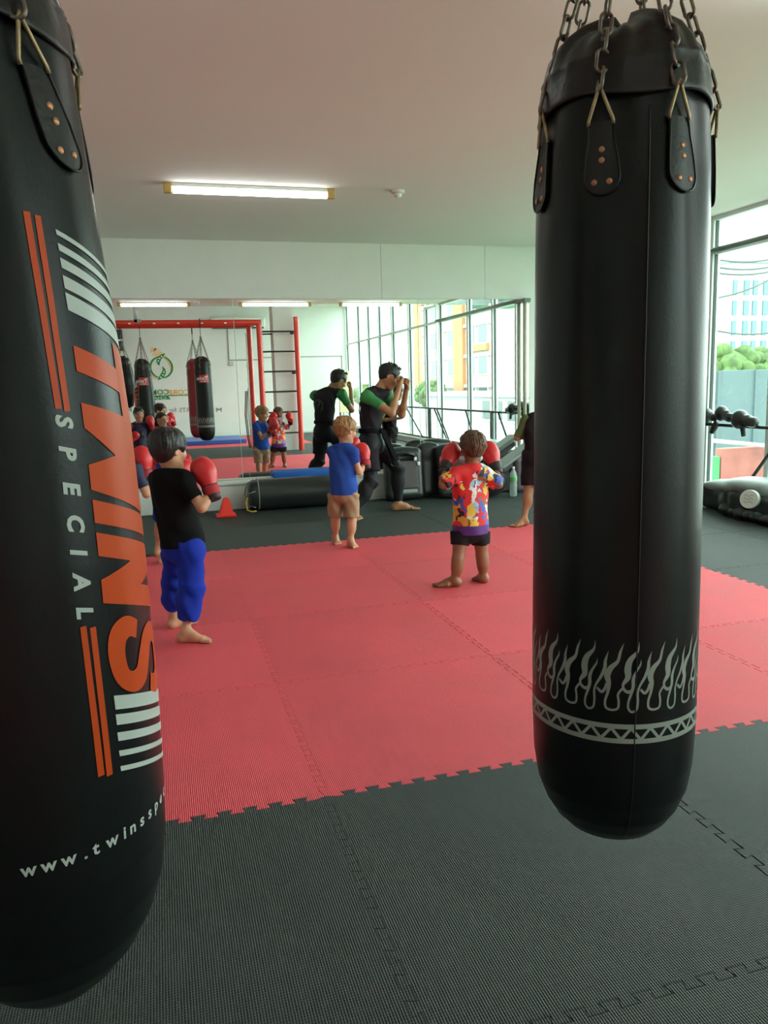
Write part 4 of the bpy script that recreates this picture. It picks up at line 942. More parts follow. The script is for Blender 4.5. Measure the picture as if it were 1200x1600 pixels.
# ================================================================= PEOPLE
def V3(*a): return np.array(a, float)
def frame(fwd, up=(0, 0, 1)):
    f = _nrm(fwd); u = np.array(up, float); u = _nrm(u - f * u.dot(f)); r = np.cross(f, u); return np.array([r, f, u])   # rows: right, forward, up
def rotf(F, yaw=0, pitch=0):
    r, f, u = F; a = math.radians(pitch); f2 = f * math.cos(a) + u * math.sin(a); u2 = u * math.cos(a) - f * math.sin(a); return np.array([r, f2, u2])
def head_sdf(S, c, F, H, adult=False):
    L = lambda x, y, z: np.array(c) + (F[0] * x + F[1] * y + F[2] * z) * H
    S.ell(L(0, -.05, .12), np.array((.355, .435, .36)) * H, F, k=.01)
    S.ell(L(0, .08, -.14), np.array((.27, .33, .33)) * H, F, k=.03)
    S.cone(L(0, .24, -.40), L(0, .30, -.40), .085 * H, .075 * H, k=.03)            # chin
    for s in (-1, 1):
        S.cone(L(s * .20, -.08, -.22), L(s * .08, .26, -.42), .085 * H, .07 * H, k=.03)    # jaw
        S.ell(L(s * .17, .27, -.12), np.array((.11, .10, .10)) * H, F, k=.02)      # cheek
        S.ell(L(s * .145, .405, .015), np.array((.062, .04, .038)) * H, F, k=.02, sub=True)   # eye socket
        S.ell(L(s * .35, -.03, -.05), np.array((.035, .075, .115)) * H, rotf(F, pitch=-8), k=.006)  # ear
        S.ell(L(s * .375, -.01, -.05), np.array((.02, .038, .065)) * H, F, k=.006, sub=True)
        S.ell(L(s * .05, .43, -.135), np.array((.035, .035, .03)) * H, F, k=.008)
    S.cone(L(0, .385, .05), L(0, .475, -.12), .03 * H, .048 * H, k=.016)            # nose
    S.ell(L(0, .36, .085), np.array((.22, .05, .035)) * H, F, k=.02)               # brow
    S.ell(L(0, .385, -.235), np.array((.085, .045, .022)) * H, F, k=.008); S.ell(L(0, .375, -.275), np.array((.075, .045, .024)) * H, F, k=.008)
    S.ell(L(0, .43, -.255), np.array((.08, .03, .006)) * H, F, k=.004, sub=True)
def foot_sdf(S, an, toe, s):
    an = np.array(an, float); toe = np.array(toe, float); d = toe - an; d[2] = 0; d = _nrm(d); side = np.cross(d, [0, 0, 1]); L = np.linalg.norm((toe - an)[:2]) 
    z0 = toe[2]; g = lambda f, w, z: np.array([an[0], an[1], z0]) + d * (f * L) + side * w * s + np.array([0, 0, z * s])
    S.ell(g(-.16, 0, .026), (.027 * s, .027 * s, .026 * s), k=.012)
    S.cone(g(-.02, 0, .045), g(-.14, 0, .03), .026 * s, .024 * s, k=.015)
    S.cone(an, g(.38, .004, .030), .026 * s, .024 * s, k=.02); S.cone(g(-.1, 0, .022), g(.62, .008, .017), .022 * s, .017 * s, k=.015); S.cone(g(.35, -.018, .018), g(.66, -.018, .015), .018 * s, .015 * s, k=.012)
    for i, w in enumerate((.028, .012, -.002, -.015, -.027)):
        S.cone(g(.68, w * .9, .013), g((1.0, .98, .95, .90, .84)[i], w * 1.05, .009), (.0105, .008, .0078, .0075, .007)[i] * s, (.0095, .007, .0068, .0066, .006)[i] * s, k=.006)
def fist_sdf(S, wr, d, palm, s, thumb_side):
    """closed hand: palm block, four curled fingers of different length, thumb across"""
    d = _nrm(d); n = np.array(palm, float); n = _nrm(n - d * n.dot(d)); w = np.cross(d, n); wr = np.array(wr, float)
    g = lambda a, b, c: wr + d * a * s + w * b * s + n * c * s
    S.cone(wr, g(.02, 0, 0), .025 * s, .024 * s, k=.012); S.rbox(g(.050, 0, 0), np.array((.040, .036, .015)) * s, .013 * s, np.array([d, w, n]), k=.014)
    for i, b in enumerate((.029, .010, -.010, -.028)):
        l = (.034, .038, .035, .028)[i]; r = (.0100, .0102, .0098, .0088)[i] * s
        k1 = g(.088, b, -.006); k2 = g(.088 + l * .45, b, .016); k3 = g(.082 + l * .1, b * .95, .036); k4 = g(.056, b * .92, .030)
        S.cone(k1, k2, r * 1.05, r, k=.004); S.cone(k2, k3, r, r * .95, k=.004); S.cone(k3, k4, r * .95, r * .85, k=.004)
    t = thumb_side; a = g(.025, t * .030, .010); b2 = g(.056, t * .046, .030); c = g(.076, t * .022, .046)
    S.cone(a, b2, .013 * s, .0115 * s, k=.008); S.cone(b2, c, .0112 * s, .0095 * s, k=.004)
def hair_sdf(J, H, F, style, seed=0):
    S = SDF(); c = np.array(J['head']); rs = np.random.RandomState(seed)
    L = lambda x, y, z: c + (F[0] * x + F[1] * y + F[2] * z) * H
    th = {'bowl': .065, 'short': .035, 'buzz': .015, 'curly': .05, 'mop': .055}[style]
    S.ell(L(0, -.06, .13), np.array((.355 + th, .435 + th, .36 + th * 1.1)) * H, F, k=.01)
    S.ell(L(0, -.155, -.10), np.array((.275 + th * .3, .20 + th * .6, .25)) * H, F, k=.03)
    if style == 'short':
        for k in range(40):
            a, r_ = rs.rand() * 2 * PI, .30 * rs.rand() ** .5; q = L(r_ * math.cos(a), r_ * math.sin(a), .48 + .04 * math.cos(3 * r_)); S.cone(q - F[2] * .05 * H, q + F[2] * (.012 + .02 * rs.rand()) * H + F[0] * .03 * H * rs.randn() * .5, .035 * H, .018 * H, k=.006)
    if style in ('curly', 'mop'):
        for k in range(150):
            v = rs.randn(3); v /= np.linalg.norm(v)
            if v[2] < -.35 or (v[1] > .45 and v[2] < .35): continue
            q = L(v[0] * (.375), -.06 + v[1] * .455, .13 + v[2] * .385); r = H * (.05 + .03 * rs.rand()); S.ell(q, (r, r, r * .8), k=.008)
    if style == 'bowl':
        for k in range(60):
            a = rs.rand() * 2 * PI; e = rs.rand() * 1.2; v = np.array([math.cos(a) * math.cos(e), math.sin(a) * math.cos(e), math.sin(e)])
            v2 = np.array([math.cos(a) * math.cos(e - .35), math.sin(a) * math.cos(e - .35), math.sin(e - .35)])
            if v[1] > .5 and e < .3: continue
            f = lambda q: L(q[0] * .40, -.06 + q[1] * .475, .13 + q[2] * .405)
            S.cone(f(v), f(v2), .03 * H, .022 * H, k=.012)
    return S, L
def person(name, label, J, P_, group=None):
    """J joints (world), P_ settings. Returns root; body is one continuous surface, clothes and hair are children."""
    J = {k: np.array(v, float) for k, v in J.items()}
    s = P_['s']; H = P_['H']; F = frame(P_['face'], P_.get('headup', (0, 0, 1))); BF = frame(P_['front'], J['chest'] - J['pelvis'])
    org = np.array([J['pelvis'][0], J['pelvis'][1], 0]); root = empty(name, org, label, 'person', group)
    A = P_.get('adult', False); g_ = P_.get('girth', 1.0)
    R = dict(ua=(.030, .025), fa=(.026, .017), th=(.052, .038), ca=(.037, .021), ne=.033, cw=.098, cd=.062, pw=.082, pd=.060)
    if A: R = dict(ua=(.050, .040), fa=(.039, .026), th=(.085, .060), ca=(.055, .034), ne=.055, cw=.165, cd=.105, pw=.140, pd=.100)
    sc = (s if not A else 1.0) * g_
    def torso(S, e=0.0, k=.04):
        S.ell(J['chest'], np.array((R['cw'] * sc + e, R['cd'] * sc + e, (.125 if not A else .20) * sc + e)), BF, k=k)
        m = (J['chest'] + J['pelvis']) / 2; S.ell(m, np.array((R['pw'] * sc * .97 + e, R['pd'] * sc + e, (.12 if not A else .20) * sc + e)), BF, k=k)
        S.ell(J['pelvis'], np.array((R['pw'] * sc * 1.08 + e, R['pd'] * sc * 1.1 + e, (.085 if not A else .12) * sc + e)), BF, k=k)
        top = J['neck'] - BF[2] * .03 * sc
        for q in 'LR': S.cone(top, J['sh' + q], (.034 if not A else .055) * sc + e, R['ua'][0] * sc + e, k=k * .8)
    S = SDF(); torso(S)
    S.cone(J['neck'] - BF[2] * .02, J['head'] - F[2] * .20 * H - F[1] * .08 * H, R['ne'] * sc * 1.08, R['ne'] * sc, k=.02)
    for q in 'LR':
        S.cone(J['sh' + q], J['el' + q], *[r * sc for r in R['ua']], k=.02); S.cone(J['el' + q], J['wr' + q], *[r * sc for r in R['fa']], k=.012)
        m = J['el' + q] * .7 + J['wr' + q] * .3; S.ell(m, (R['fa'][0] * sc * 1.08,) * 3, k=.015)
        S.cone(J['hip' + q], J['kn' + q], *[r * sc for r in R['th']], k=.03); S.cone(J['kn' + q], J['an' + q], *[r * sc for r in R['ca']], k=.015)
        kd = J['kn' + q] * .68 + J['an' + q] * .32; S.ell(kd - _nrm(P_.get('toe' + q + '_d', P_['front'])) * .008 * sc, (R['ca'][0] * sc * 1.05, R['ca'][0] * sc * 1.05, R['ca'][0] * sc * 1.9), k=.02)
        if ('to' + q) in J: foot_sdf(S, J['an' + q], J['to' + q], (1.0 if not A else 1.42) * (s if not A else 1))
        if P_.get('fists'): fist_sdf(S, J['wr' + q], J['ha' + q] - J['wr' + q], P_['palm' + q], 1.0, 1 if q == 'L' else -1)
        else: S.ell(J['wr' + q] + _nrm(J['ha' + q] - J['wr' + q]) * .03, (.028 * sc,) * 3, k=.01)
    head_sdf(S, J['head'], F, H, A)
    body = S.mesh('body', P_['skin'], root, res=P_.get('res', .006), origin=org)
    # eyes, brows
    L = lambda x, y, z: J['head'] + (F[0] * x + F[1] * y + F[2] * z) * H - org
    for sx in (-1, 1):
        b = B(); bmesh.ops.create_uvsphere(b.bm, u_segments=12, v_segments=8, radius=.036 * H)
        for v in b.bm.verts: c = v.co.copy(); v.co = Vector(L(sx * .145, .355, .015)) + Vector(F[0]) * c.x * 1.3 + Vector(F[1]) * c.y * .9 + Vector(F[2]) * c.z * .6
        b.build('eye', M['eye'], root, smooth=True)
        b = B(); b.tube([L(sx * .07, .40, .085), L(sx * .15, .395, .105), L(sx * .22, .35, .085)], .012 * H, 6); b.build('eyebrow', M['brow'], root, smooth=True)
    # hair
    if P_.get('hair'):
        st, hm, cuts = P_['hair']; HS, HL = hair_sdf(J, H, F, st, P_.get('seed', 1)); amp = {'bowl': .0022, 'short': .0016, 'buzz': .0006, 'curly': .004, 'mop': .004}[st]
        rs = np.random.RandomState(4); ph = rs.rand(4) * 6
        hc = HL(0, -.10, .2)
        def dsp(X, Y, Z):
            a, b_, c_ = X - hc[0], Y - hc[1], Z - hc[2]
            x = a * F[0][0] + b_ * F[0][1] + c_ * F[0][2]; y = a * F[1][0] + b_ * F[1][1] + c_ * F[1][2]; z = a * F[2][0] + b_ * F[2][1] + c_ * F[2][2]
            az = np.arctan2(y, x); r_ = np.minimum(np.sqrt(x * x + y * y) / (.2 * H), 1)
            return amp * r_ * (np.sin(34 * az + 1.5 * np.sin(60 * z + ph[0])) * .5 + .35 * np.sin(57 * az + 25 * z + ph[1]) + .35 * np.sin(13 * az + 2 * np.sin(30 * z)))
        cl = [(HL(*p), -(F[0] * n[0] + F[1] * n[1] + F[2] * n[2])) for p, n in cuts]
        # face opening: subtract an ellipsoid in front
        HS.ell(HL(0, .62, -.16), np.array((.44, .46, .40)) * H, F, k=.012, sub=True)
        if st in ('short', 'buzz'):
            HS.ell(HL(0, .66, -.03), np.array((.48, .44, .43)) * H, F, k=.012, sub=True)
            for sx in (-1, 1): HS.ell(HL(sx * .40, .14, -.10), np.array((.12, .20, .24)) * H, F, k=.012, sub=True)
        for sx in (-1, 1): HS.ell(HL(sx * .42, .04, -.20), np.array((.13, .20, .20)) * H, F, k=.012, sub=True)
        for sx in (-1, 1): HS.ell(HL(sx * .42, .10, -.16), np.array((.14, .15, .20)) * H, F, k=.01, sub=True)
        HS.mesh('hair', hm, root, res=.005, disp=dsp, cuts=cl, origin=org)
    # clothes
    up = BF[2]
    if P_.get('shirt'):
        c = P_['shirt']; e = c.get('e', .010); S = SDF(); torso(S, e, k=.05)
        if c.get('flare'): S.cone(J['pelvis'] + up * .10, J['pelvis'] - up * .04, R['pw'] * sc * .92 + e, R['pw'] * sc * 1.0 + e, k=.04)
        cuts = [(J['pelvis'] + up * c['hem'], -up), (J['neck'] + up * c.get('neck', .0), up + F[1] * -.0 + BF[1] * .35)]
        sl = c.get('sleeve', .6)
        SS = SDF() if c.get('sleeve_mat') else S
        for q in 'LR':
            b_ = J['sh' + q] * (1 - sl) + J['el' + q] * sl; o_ = (.010 if not A else .012) * (c.get('loose', 1))
            if c.get('sleeve_mat'): SS = SDF(); SS.cone(J['sh' + q] - (J['el' + q] - J['sh' + q]) * .12, b_, R['ua'][0] * sc + o_ + .003, R['ua'][1] * sc + o_ + .002, flat=True, k=.01); SS.ell(J['sh' + q], (R['ua'][0] * sc + e + .006,) * 3, k=.03); SS.mesh('sleeve', c.get('sleeve_R', c['sleeve_mat']) if q == 'R' else c['sleeve_mat'], root, res=.006, disp=folds(.002, 40, seed=5), origin=org)
            else: S.cone(J['sh' + q], b_, R['ua'][0] * sc + o_, R['ua'][1] * sc + o_ * 1.6, flat=True, k=.02)
        S.mesh('shirt', c['m'], root, res=.006, disp=folds(c.get('fold', .004), c.get('ff', 34), seed=c.get('seed', 1)), cuts=cuts, origin=org)
    if P_.get('legs'):
        c = P_['legs']; e = c.get('e', .014); S = SDF(); torso(S, min(e, .012) + .002); S.ell(J['pelvis'], np.array((R['pw'] * sc * 1.08 + e + .006, R['pd'] * sc * 1.16 + e + .009, (.085 if not A else .12) * sc + e)), BF, k=.03)
        S.ell(J['pelvis'] - up * .04 * sc, np.array((R['pw'] * sc * .92 + e, R['pd'] * sc * 1.15 + e + .008, (.066 if not A else .11) * sc)), BF, k=.03)
        for q in 'LR':
            f_ = c['len']
            if f_ <= 1: S.cone(J['hip' + q], J['hip' + q] * (1 - f_) + J['kn' + q] * f_, R['th'][0] * sc + e + .002, (R['th'][0] * (1 - f_) + R['th'][1] * f_) * sc + e * c.get('wide', 1.4), flat=True, k=.02)
            else:
                S.cone(J['hip' + q], J['kn' + q], R['th'][0] * sc + e, R['th'][1] * sc + e * c.get('wide', 1.4), k=.03)
                kd = J['kn' + q] * .68 + J['an' + q] * .32; S.ell(kd - _nrm(P_['front']) * .008 * sc, (R['ca'][0] * sc * 1.05 + e, R['ca'][0] * sc * 1.05 + e, R['ca'][0] * sc * 1.9 + e), k=.02)
                S.cone(J['kn' + q], J['kn' + q] * (2 - f_) + J['an' + q] * (f_ - 1), R['th'][1] * sc + e * c.get('wide', 1.4), R['ca'][1] * sc * 1.15 + e * c.get('cuff', .7), flat=True, k=.06)
        S.mesh(c.get('name', 'shorts'), c['m'], root, res=.006, disp=folds(c.get('fold', .004), c.get('ff', 36), seed=c.get('seed', 2)), cuts=[(J['pelvis'] + up * c.get('waist', .06), up)], origin=org)
    # gloves
    if P_.get('gloves'):
        for q in 'LR':
            d = _nrm(J['ha' + q] - J['wr' + q]); n = np.array(P_['palm' + q], float); n = _nrm(n - d * n.dot(d)); w = np.cross(d, n) * (1 if q == 'L' else -1)
            k_ = P_['gloves']; base = J['wr' + q]; S = SDF()
            G_ = np.array([w, d, n])
            g = lambda a, b, c: base + (d * a + w * b + n * c) * k_
            S.ell(g(.105, -.008, -.004), np.array((.058, .078, .054)) * k_, G_, k=.02); S.ell(g(.120, -.008, .026), np.array((.055, .055, .040)) * k_, G_, k=.025); S.cone(g(.03, -.004, 0), g(.08, -.006, 0), .042 * k_, .052 * k_, k=.02)
            S.cone(g(.045, .040, .012), g(.085, .058, .030), .026 * k_, .026 * k_, k=.010); S.cone(g(.085, .058, .030), g(.112, .040, .044), .026 * k_, .022 * k_, k=.008)
            gl = S.mesh('boxing_glove', M['boxing_red'], root, res=.005, origin=org)
            S = SDF(); S.cone(g(-.055, 0, 0), g(.035, -.003, 0), .036 * k_, .043 * k_, flat=True, k=.01); S.mesh('glove_cuff', M['glove_cuff'], gl, res=.005, origin=org)
            S = SDF(); S.cone(g(-.030, 0, 0), g(.018, -.002, 0), .0415 * k_, .0455 * k_, flat=True, k=.01); S.mesh('wrist_strap', M['glove_strap'] if P_.get('strap', True) else M['glove_cuff'], gl, res=.005, origin=org)
    return root, org, BF, F
def D(f, base, deg=0): return np.array(base) + np.array(f)

# ---- boy in black T-shirt and royal blue trousers (front left)
Y = 4.10
J = dict(pelvis=at(285, 848, 4.13), chest=at(268, 768, 4.13), neck=at(267, 735, 4.12), head=at(264, 702, 4.12),
         shR=at(290, 753, 4.03), shL=at(250, 748, 4.22), elR=at(315, 793, 3.98), wrR=at(330, 766, 4.03), haR=at(321, 740, 4.07),
         elL=at(288, 800, 4.42), wrL=at(299, 762, 4.42), haL=at(288, 737, 4.40),
         hipR=at(299, 856, 4.07), hipL=at(273, 856, 4.20), knR=at(300, 918, 4.06), knL=at(273, 912, 4.30), anR=at(290, 985, 4.04), anL=at(272, 962, 4.32), toR=atZ(331, 1003), toL=atZ(302, 973))
boy1 = person('person', 'boy in black T-shirt and royal blue trousers with red gloves, standing at left', J,
    dict(s=1.0, H=.205, face=(.80, .58, -.12), front=(.70, .70, 0), skin=M['skin_light'], res=.0055, hair=('bowl', M['hair_black'], [((0, -.30, -.37), (0, -.12, 1))]), gloves=1.0,
         palmR=(-.75, .3, .2), palmL=(.3, -.8, .2), shirt=dict(m=M['cloth_black'], hem=-.015, sleeve=.62, e=.024, flare=True, fold=.0045, neck=.0),
         legs=dict(m=M['cloth_royal'], name='trousers', len=1.72, e=.018, wide=1.1, cuff=.9, fold=.006, ff=42, waist=.05)))
# ---- boy in blue T-shirt and khaki shorts
J = dict(pelvis=at(537, 766, 6.14), chest=at(536, 722, 6.13), neck=at(537, 694, 6.12), head=at(540, 672, 6.14),
         shR=at(551, 706, 6.06), shL=at(520, 705, 6.17), elR=at(561, 738, 6.06), wrR=at(571, 724, 6.14), haR=at(566, 702, 6.20),
         elL=at(525, 735, 6.33), wrL=at(541, 712, 6.42), haL=at(550, 694, 6.42),
         hipR=at(549, 773, 6.12), hipL=at(524, 773, 6.17), knR=at(550, 812, 6.09), knL=at(524, 809, 6.20), anR=at(548, 843, 6.06), anL=at(524, 839, 6.24), toR=atZ(557, 857), toL=atZ(529, 852))
boy4 = person('person', 'curly fair-haired boy in plain blue T-shirt and khaki shorts, seen from behind', J,
    dict(s=.97, H=.205, face=(.86, .48, -.22), front=(.25, .95, 0), skin=M['skin_light'], hair=('curly', M['hair_blond'], [((0, -.30, -.34), (0, -.2, 1))]), gloves=.98, strap=True,
         palmR=(-.8, .3, .1), palmL=(.8, -.3, .1), shirt=dict(m=M['cloth_blue'], hem=-.03, sleeve=.55, e=.020, flare=True, fold=.004),
         legs=dict(m=M['cloth_khaki'], len=.92, e=.012, wide=1.9, fold=.0045, ff=48, waist=.05)))
# ---- boy in red printed shirt
J = dict(pelvis=at(735, 822, 4.60), chest=at(735, 768, 4.59), neck=at(737, 726, 4.58), head=at(738, 699, 4.60),
         shR=at(757, 741, 4.57), shL=at(713, 741, 4.57), elR=at(779, 757, 4.55), wrR=at(774, 729, 4.66), haR=at(765, 703, 4.72),
         elL=at(692, 757, 4.55), wrL=at(697, 729, 4.66), haL=at(705, 703, 4.72),
         hipR=at(750, 832, 4.60), hipL=at(720, 832, 4.60), knR=at(753, 868, 4.60), knL=at(716, 872, 4.57), anR=at(755, 902, 4.60), anL=at(710, 906, 4.57), toR=atZ(741, 905), toL=atZ(678, 917))
def mat_print():
    m = mat('printed_red_cotton', (.72, .02, .02), .7); nt, b = nodes(m); tc = nt.nodes.new('ShaderNodeTexCoord')
    sep = nt.nodes.new('ShaderNodeSeparateXYZ'); nt.links.new(tc.outputs['Object'], sep.inputs[0])
    v = nt.nodes.new('ShaderNodeTexVoronoi'); v.inputs['Scale'].default_value = 32; mp = nt.nodes.new('ShaderNodeMapping'); mp.inputs['Rotation'].default_value = (0, .5, 0); mp.inputs['Scale'].default_value = (1, .3, .55)
    n = nt.nodes.new('ShaderNodeTexNoise'); n.inputs['Scale'].default_value = 14; mixv = nt.nodes.new('ShaderNodeVectorMath'); mixv.operation = 'MULTIPLY_ADD'; mixv.inputs[1].default_value = (.10, .10, .10)
    nt.links.new(tc.outputs['Object'], mp.inputs[0]); nt.links.new(tc.outputs['Object'], n.inputs[0]); nt.links.new(n.outputs['Color'], mixv.inputs[0]); nt.links.new(mp.outputs[0], mixv.inputs[2]); nt.links.new(mixv.outputs[0], v.inputs['Vector'])
    s2 = nt.nodes.new('ShaderNodeSeparateColor'); nt.links.new(v.outputs['Color'], s2.inputs[0])
    cr = nt.nodes.new('ShaderNodeValToRGB'); cr.color_ramp.interpolation = 'CONSTANT'; e = cr.color_ramp.elements
    cols = [(0, (.72, .02, .02)), (.22, (.75, .40, .05)), (.30, (.30, .10, .03)), (.38, (.75, .72, .70)), (.50, (.06, .12, .5)), (.60, (.70, .02, .02)), (.78, (.8, .55, .08)), (.88, (.03, .02, .04)), (.94, (.35, .5, .7))]
    while len(e) < len(cols): e.new(.5)
    for q, (p, c) in zip(e, cols): q.position = p; q.color = (*c, 1)
    nt.links.new(s2.outputs[0], cr.inputs[0])
    # where the print sits: a diagonal patch low on the back and bits on the sleeves
    n2 = nt.nodes.new('ShaderNodeTexNoise'); n2.inputs['Scale'].default_value = 9; nt.links.new(tc.outputs['Object'], n2.inputs[0])
    def Mt(op, a, c=None):
        k = nt.nodes.new('ShaderNodeMath'); k.operation = op
        for i, w in enumerate((a, c)):
            if w is None: continue
            if isinstance(w, (int, float)): k.inputs[i].default_value = w
            else: nt.links.new(w, k.inputs[i])
        return k.outputs[0]
    X, Z = sep.outputs['X'], sep.outputs['Z']
    low = Mt('LESS_THAN', Mt('ADD', Mt('ADD', Z, Mt('MULTIPLY', X, -1.3)), Mt('MULTIPLY', n2.outputs['Fac'], .30)), .86)
    slv = Mt('GREATER_THAN', Mt('ADD', Mt('ABSOLUTE', X), Mt('MULTIPLY', n2.outputs['Fac'], .06)), .165)
    dots = Mt('GREATER_THAN', n2.outputs['Fac'], .635)
    mk = Mt('MAXIMUM', Mt('MAXIMUM', low, slv), dots)
    mx = nt.nodes.new('ShaderNodeMix'); mx.data_type = 'RGBA'; mx.inputs[6].default_value = (.72, .018, .02, 1); nt.links.new(mk, mx.inputs[0]); nt.links.new(cr.outputs[0], mx.inputs[7])
    hem = Mt('LESS_THAN', Z, .395); mx2 = nt.nodes.new('ShaderNodeMix'); mx2.data_type = 'RGBA'; nt.links.new(hem, mx2.inputs[0]); nt.links.new(mx.outputs[2], mx2.inputs[6]); mx2.inputs[7].default_value = (.10, .03, .22, 1)
    nt.links.new(mx2.outputs[2], b.inputs['Base Color']); return m
boy5, org5, BF5, F5 = person('person', 'boy in red printed shirt and black shorts, back to camera, gloves at his ears', J,
    dict(s=1.0, H=.195, face=(-.02, 1, -.05), front=(-.02, 1, 0), skin=M['skin_brown'], hair=('mop', M['hair_brown'], [((0, -.30, -.33), (0, -.2, 1))]), gloves=.98, strap=False,
         palmR=(-.6, .5, 0), palmL=(.6, .5, 0), shirt=dict(m=mat_print(), hem=-.045, sleeve=.95, e=.020, flare=True, fold=.004, loose=1.5),
         legs=dict(m=M['cloth_shorts'], len=.50, e=.012, wide=1.3, fold=.003, waist=.03)))
b = B(); c5 = J['head']; pts = [c5 + (F5[0] * .30 * math.cos(t) + F5[1] * (.10 + .34 * math.sin(t)) + F5[2] * (-.36 - .06 * math.sin(t))) * .195 - org5 for t in np.linspace(-.35, PI + .35, 16)]
b.tube(pts, .013, 8, radii=[.010, .018] + [.022] * 12 + [.018, .010]); b.build('face_mask', M['cloth_white'], boy5, smooth=True)
# ---- boy in navy and red, mostly behind the lettered bag
J = dict(pelvis=(-.30, 5.22, .52), chest=(-.29, 5.24, .72), neck=(-.28, 5.24, .855), head=(-.275, 5.26, .965), shR=(-.165, 5.19, .80), shL=(-.41, 5.27, .80),
         elR=at(229, 772, 5.17), wrR=at(228, 740, 5.24), haR=at(222, 705, 5.28), elL=(-.47, 5.22, .62), wrL=(-.42, 5.38, .60), haL=(-.36, 5.44, .66),
         hipR=(-.245, 5.21, .49), hipL=(-.36, 5.24, .49), knR=(-.24, 5.24, .27), knL=(-.38, 5.28, .27), anR=(-.24, 5.20, .06), anL=(-.39, 5.22, .06), toR=(-.22, 5.34, 0), toL=(-.42, 5.35, 0))
J['elR'][2] = max(J['elR'][2], .60)
boy2 = person('person', 'boy in navy vest with red sleeves, mostly hidden behind the lettered bag, facing the mirror', J,
    dict(s=1.0, H=.20, face=(.25, .95, -.08), front=(.1, 1, 0), skin=M['skin_light'], hair=('short', M['hair_black'], [((0, -.30, -.33), (0, -.25, 1))]), gloves=1.0,
         palmR=(-.7, .4, 0), palmL=(.7, .4, 0), shirt=dict(m=M['cloth_navy'], sleeve_mat=M['cloth_red'], sleeve_R=M['cloth_navy'], hem=-.03, sleeve=.72, e=.013, flare=True), legs=dict(m=M['cloth_navy'], len=.85, e=.018, wide=1.5)))[0]
r2 = boy2
lc = mat('lime_badge', (.35, .62, .05), .5)
b = B(); b.box(.005, .065, .082, .090, .16, .215, bev=.004); o = b.build('chest_badge', lc, r2); o.location = (0, 0, .50)
# ---- boy with cropped hair behind the black T-shirt boy
J = dict(pelvis=(.045, 6.16, .50), chest=(.065, 6.18, .69), neck=(.06, 6.19, .815), head=(.045, 6.21, .91), shR=(.17, 6.14, .77), shL=(-.02, 6.22, .77),
         elR=(.21, 6.24, .60), wrR=(.10, 6.40, .62), haR=(.05, 6.47, .70), elL=(-.02, 6.34, .62), wrL=(-.06, 6.46, .66), haL=(-.03, 6.48, .74),
         hipR=(.09, 6.13, .47), hipL=(-.01, 6.18, .47), knR=(.03, 6.08, .25), knL=(-.045, 6.28, .27), anR=(-.045, 6.03, .06), anL=(-.075, 6.34, .06), toR=(.03, 6.08, 0), toL=(-.02, 6.45, 0))
boy3 = person('person', 'boy with closely cropped hair and red shoulders, hidden behind the black T-shirt boy', J,
    dict(s=.97, H=.195, face=(.55, .82, -.1), front=(.4, .9, 0), skin=M['skin_light'], hair=('buzz', M['hair_buzz'], [((0, -.30, -.33), (0, -.25, 1))]), gloves=.95,
         palmR=(-.7, .2, 0), palmL=(.7, .2, 0), shirt=dict(m=M['cloth_royal'], sleeve_mat=M['cloth_red'], hem=-.02, sleeve=.6, e=.012), legs=dict(m=M['cloth_royal'], len=.80, e=.016, wide=1.4)))[0]
# ---- child mostly behind the flame bag
J = dict(pelvis=at(836, 712, 6.42), chest=at(837, 674, 6.40), neck=at(848, 640, 6.40), head=at(860, 614, 6.42), shL=at(823, 656, 6.44), shR=at(860, 654, 6.32),
         elL=at(808, 684, 6.46), wrL=at(840, 676, 6.60), haL=at(848, 662, 6.64), elR=at(866, 684, 6.26), wrR=at(860, 660, 6.40), haR=at(858, 640, 6.46),
         hipL=at(828, 722, 6.44), hipR=at(845, 722, 6.36), knL=at(826, 768, 6.40), knR=at(856, 768, 6.30), anL=at(819, 811, 6.34), anR=at(858, 815, 6.22), toL=atZ(801, 824), toR=atZ(848, 830))
kid7 = person('person', 'barefoot child in dark shorts and olive-sleeved top, half hidden behind the flame bag', J,
    dict(s=1.08, H=.205, face=(-.35, .93, 0), front=(-.3, .95, 0), skin=M['skin_tan'], hair=('short', M['hair_black'], [((0, -.30, -.34), (0, -.2, 1))]), gloves=None,
         palmR=(-.7, .2, 0), palmL=(.7, .2, 0), shirt=dict(m=M['cloth_shorts'], sleeve_mat=M['cloth_olive'], hem=-.02, sleeve=.98, e=.012), legs=dict(m=M['cloth_shorts'], len=.80, e=.022, wide=1.3)))[0]
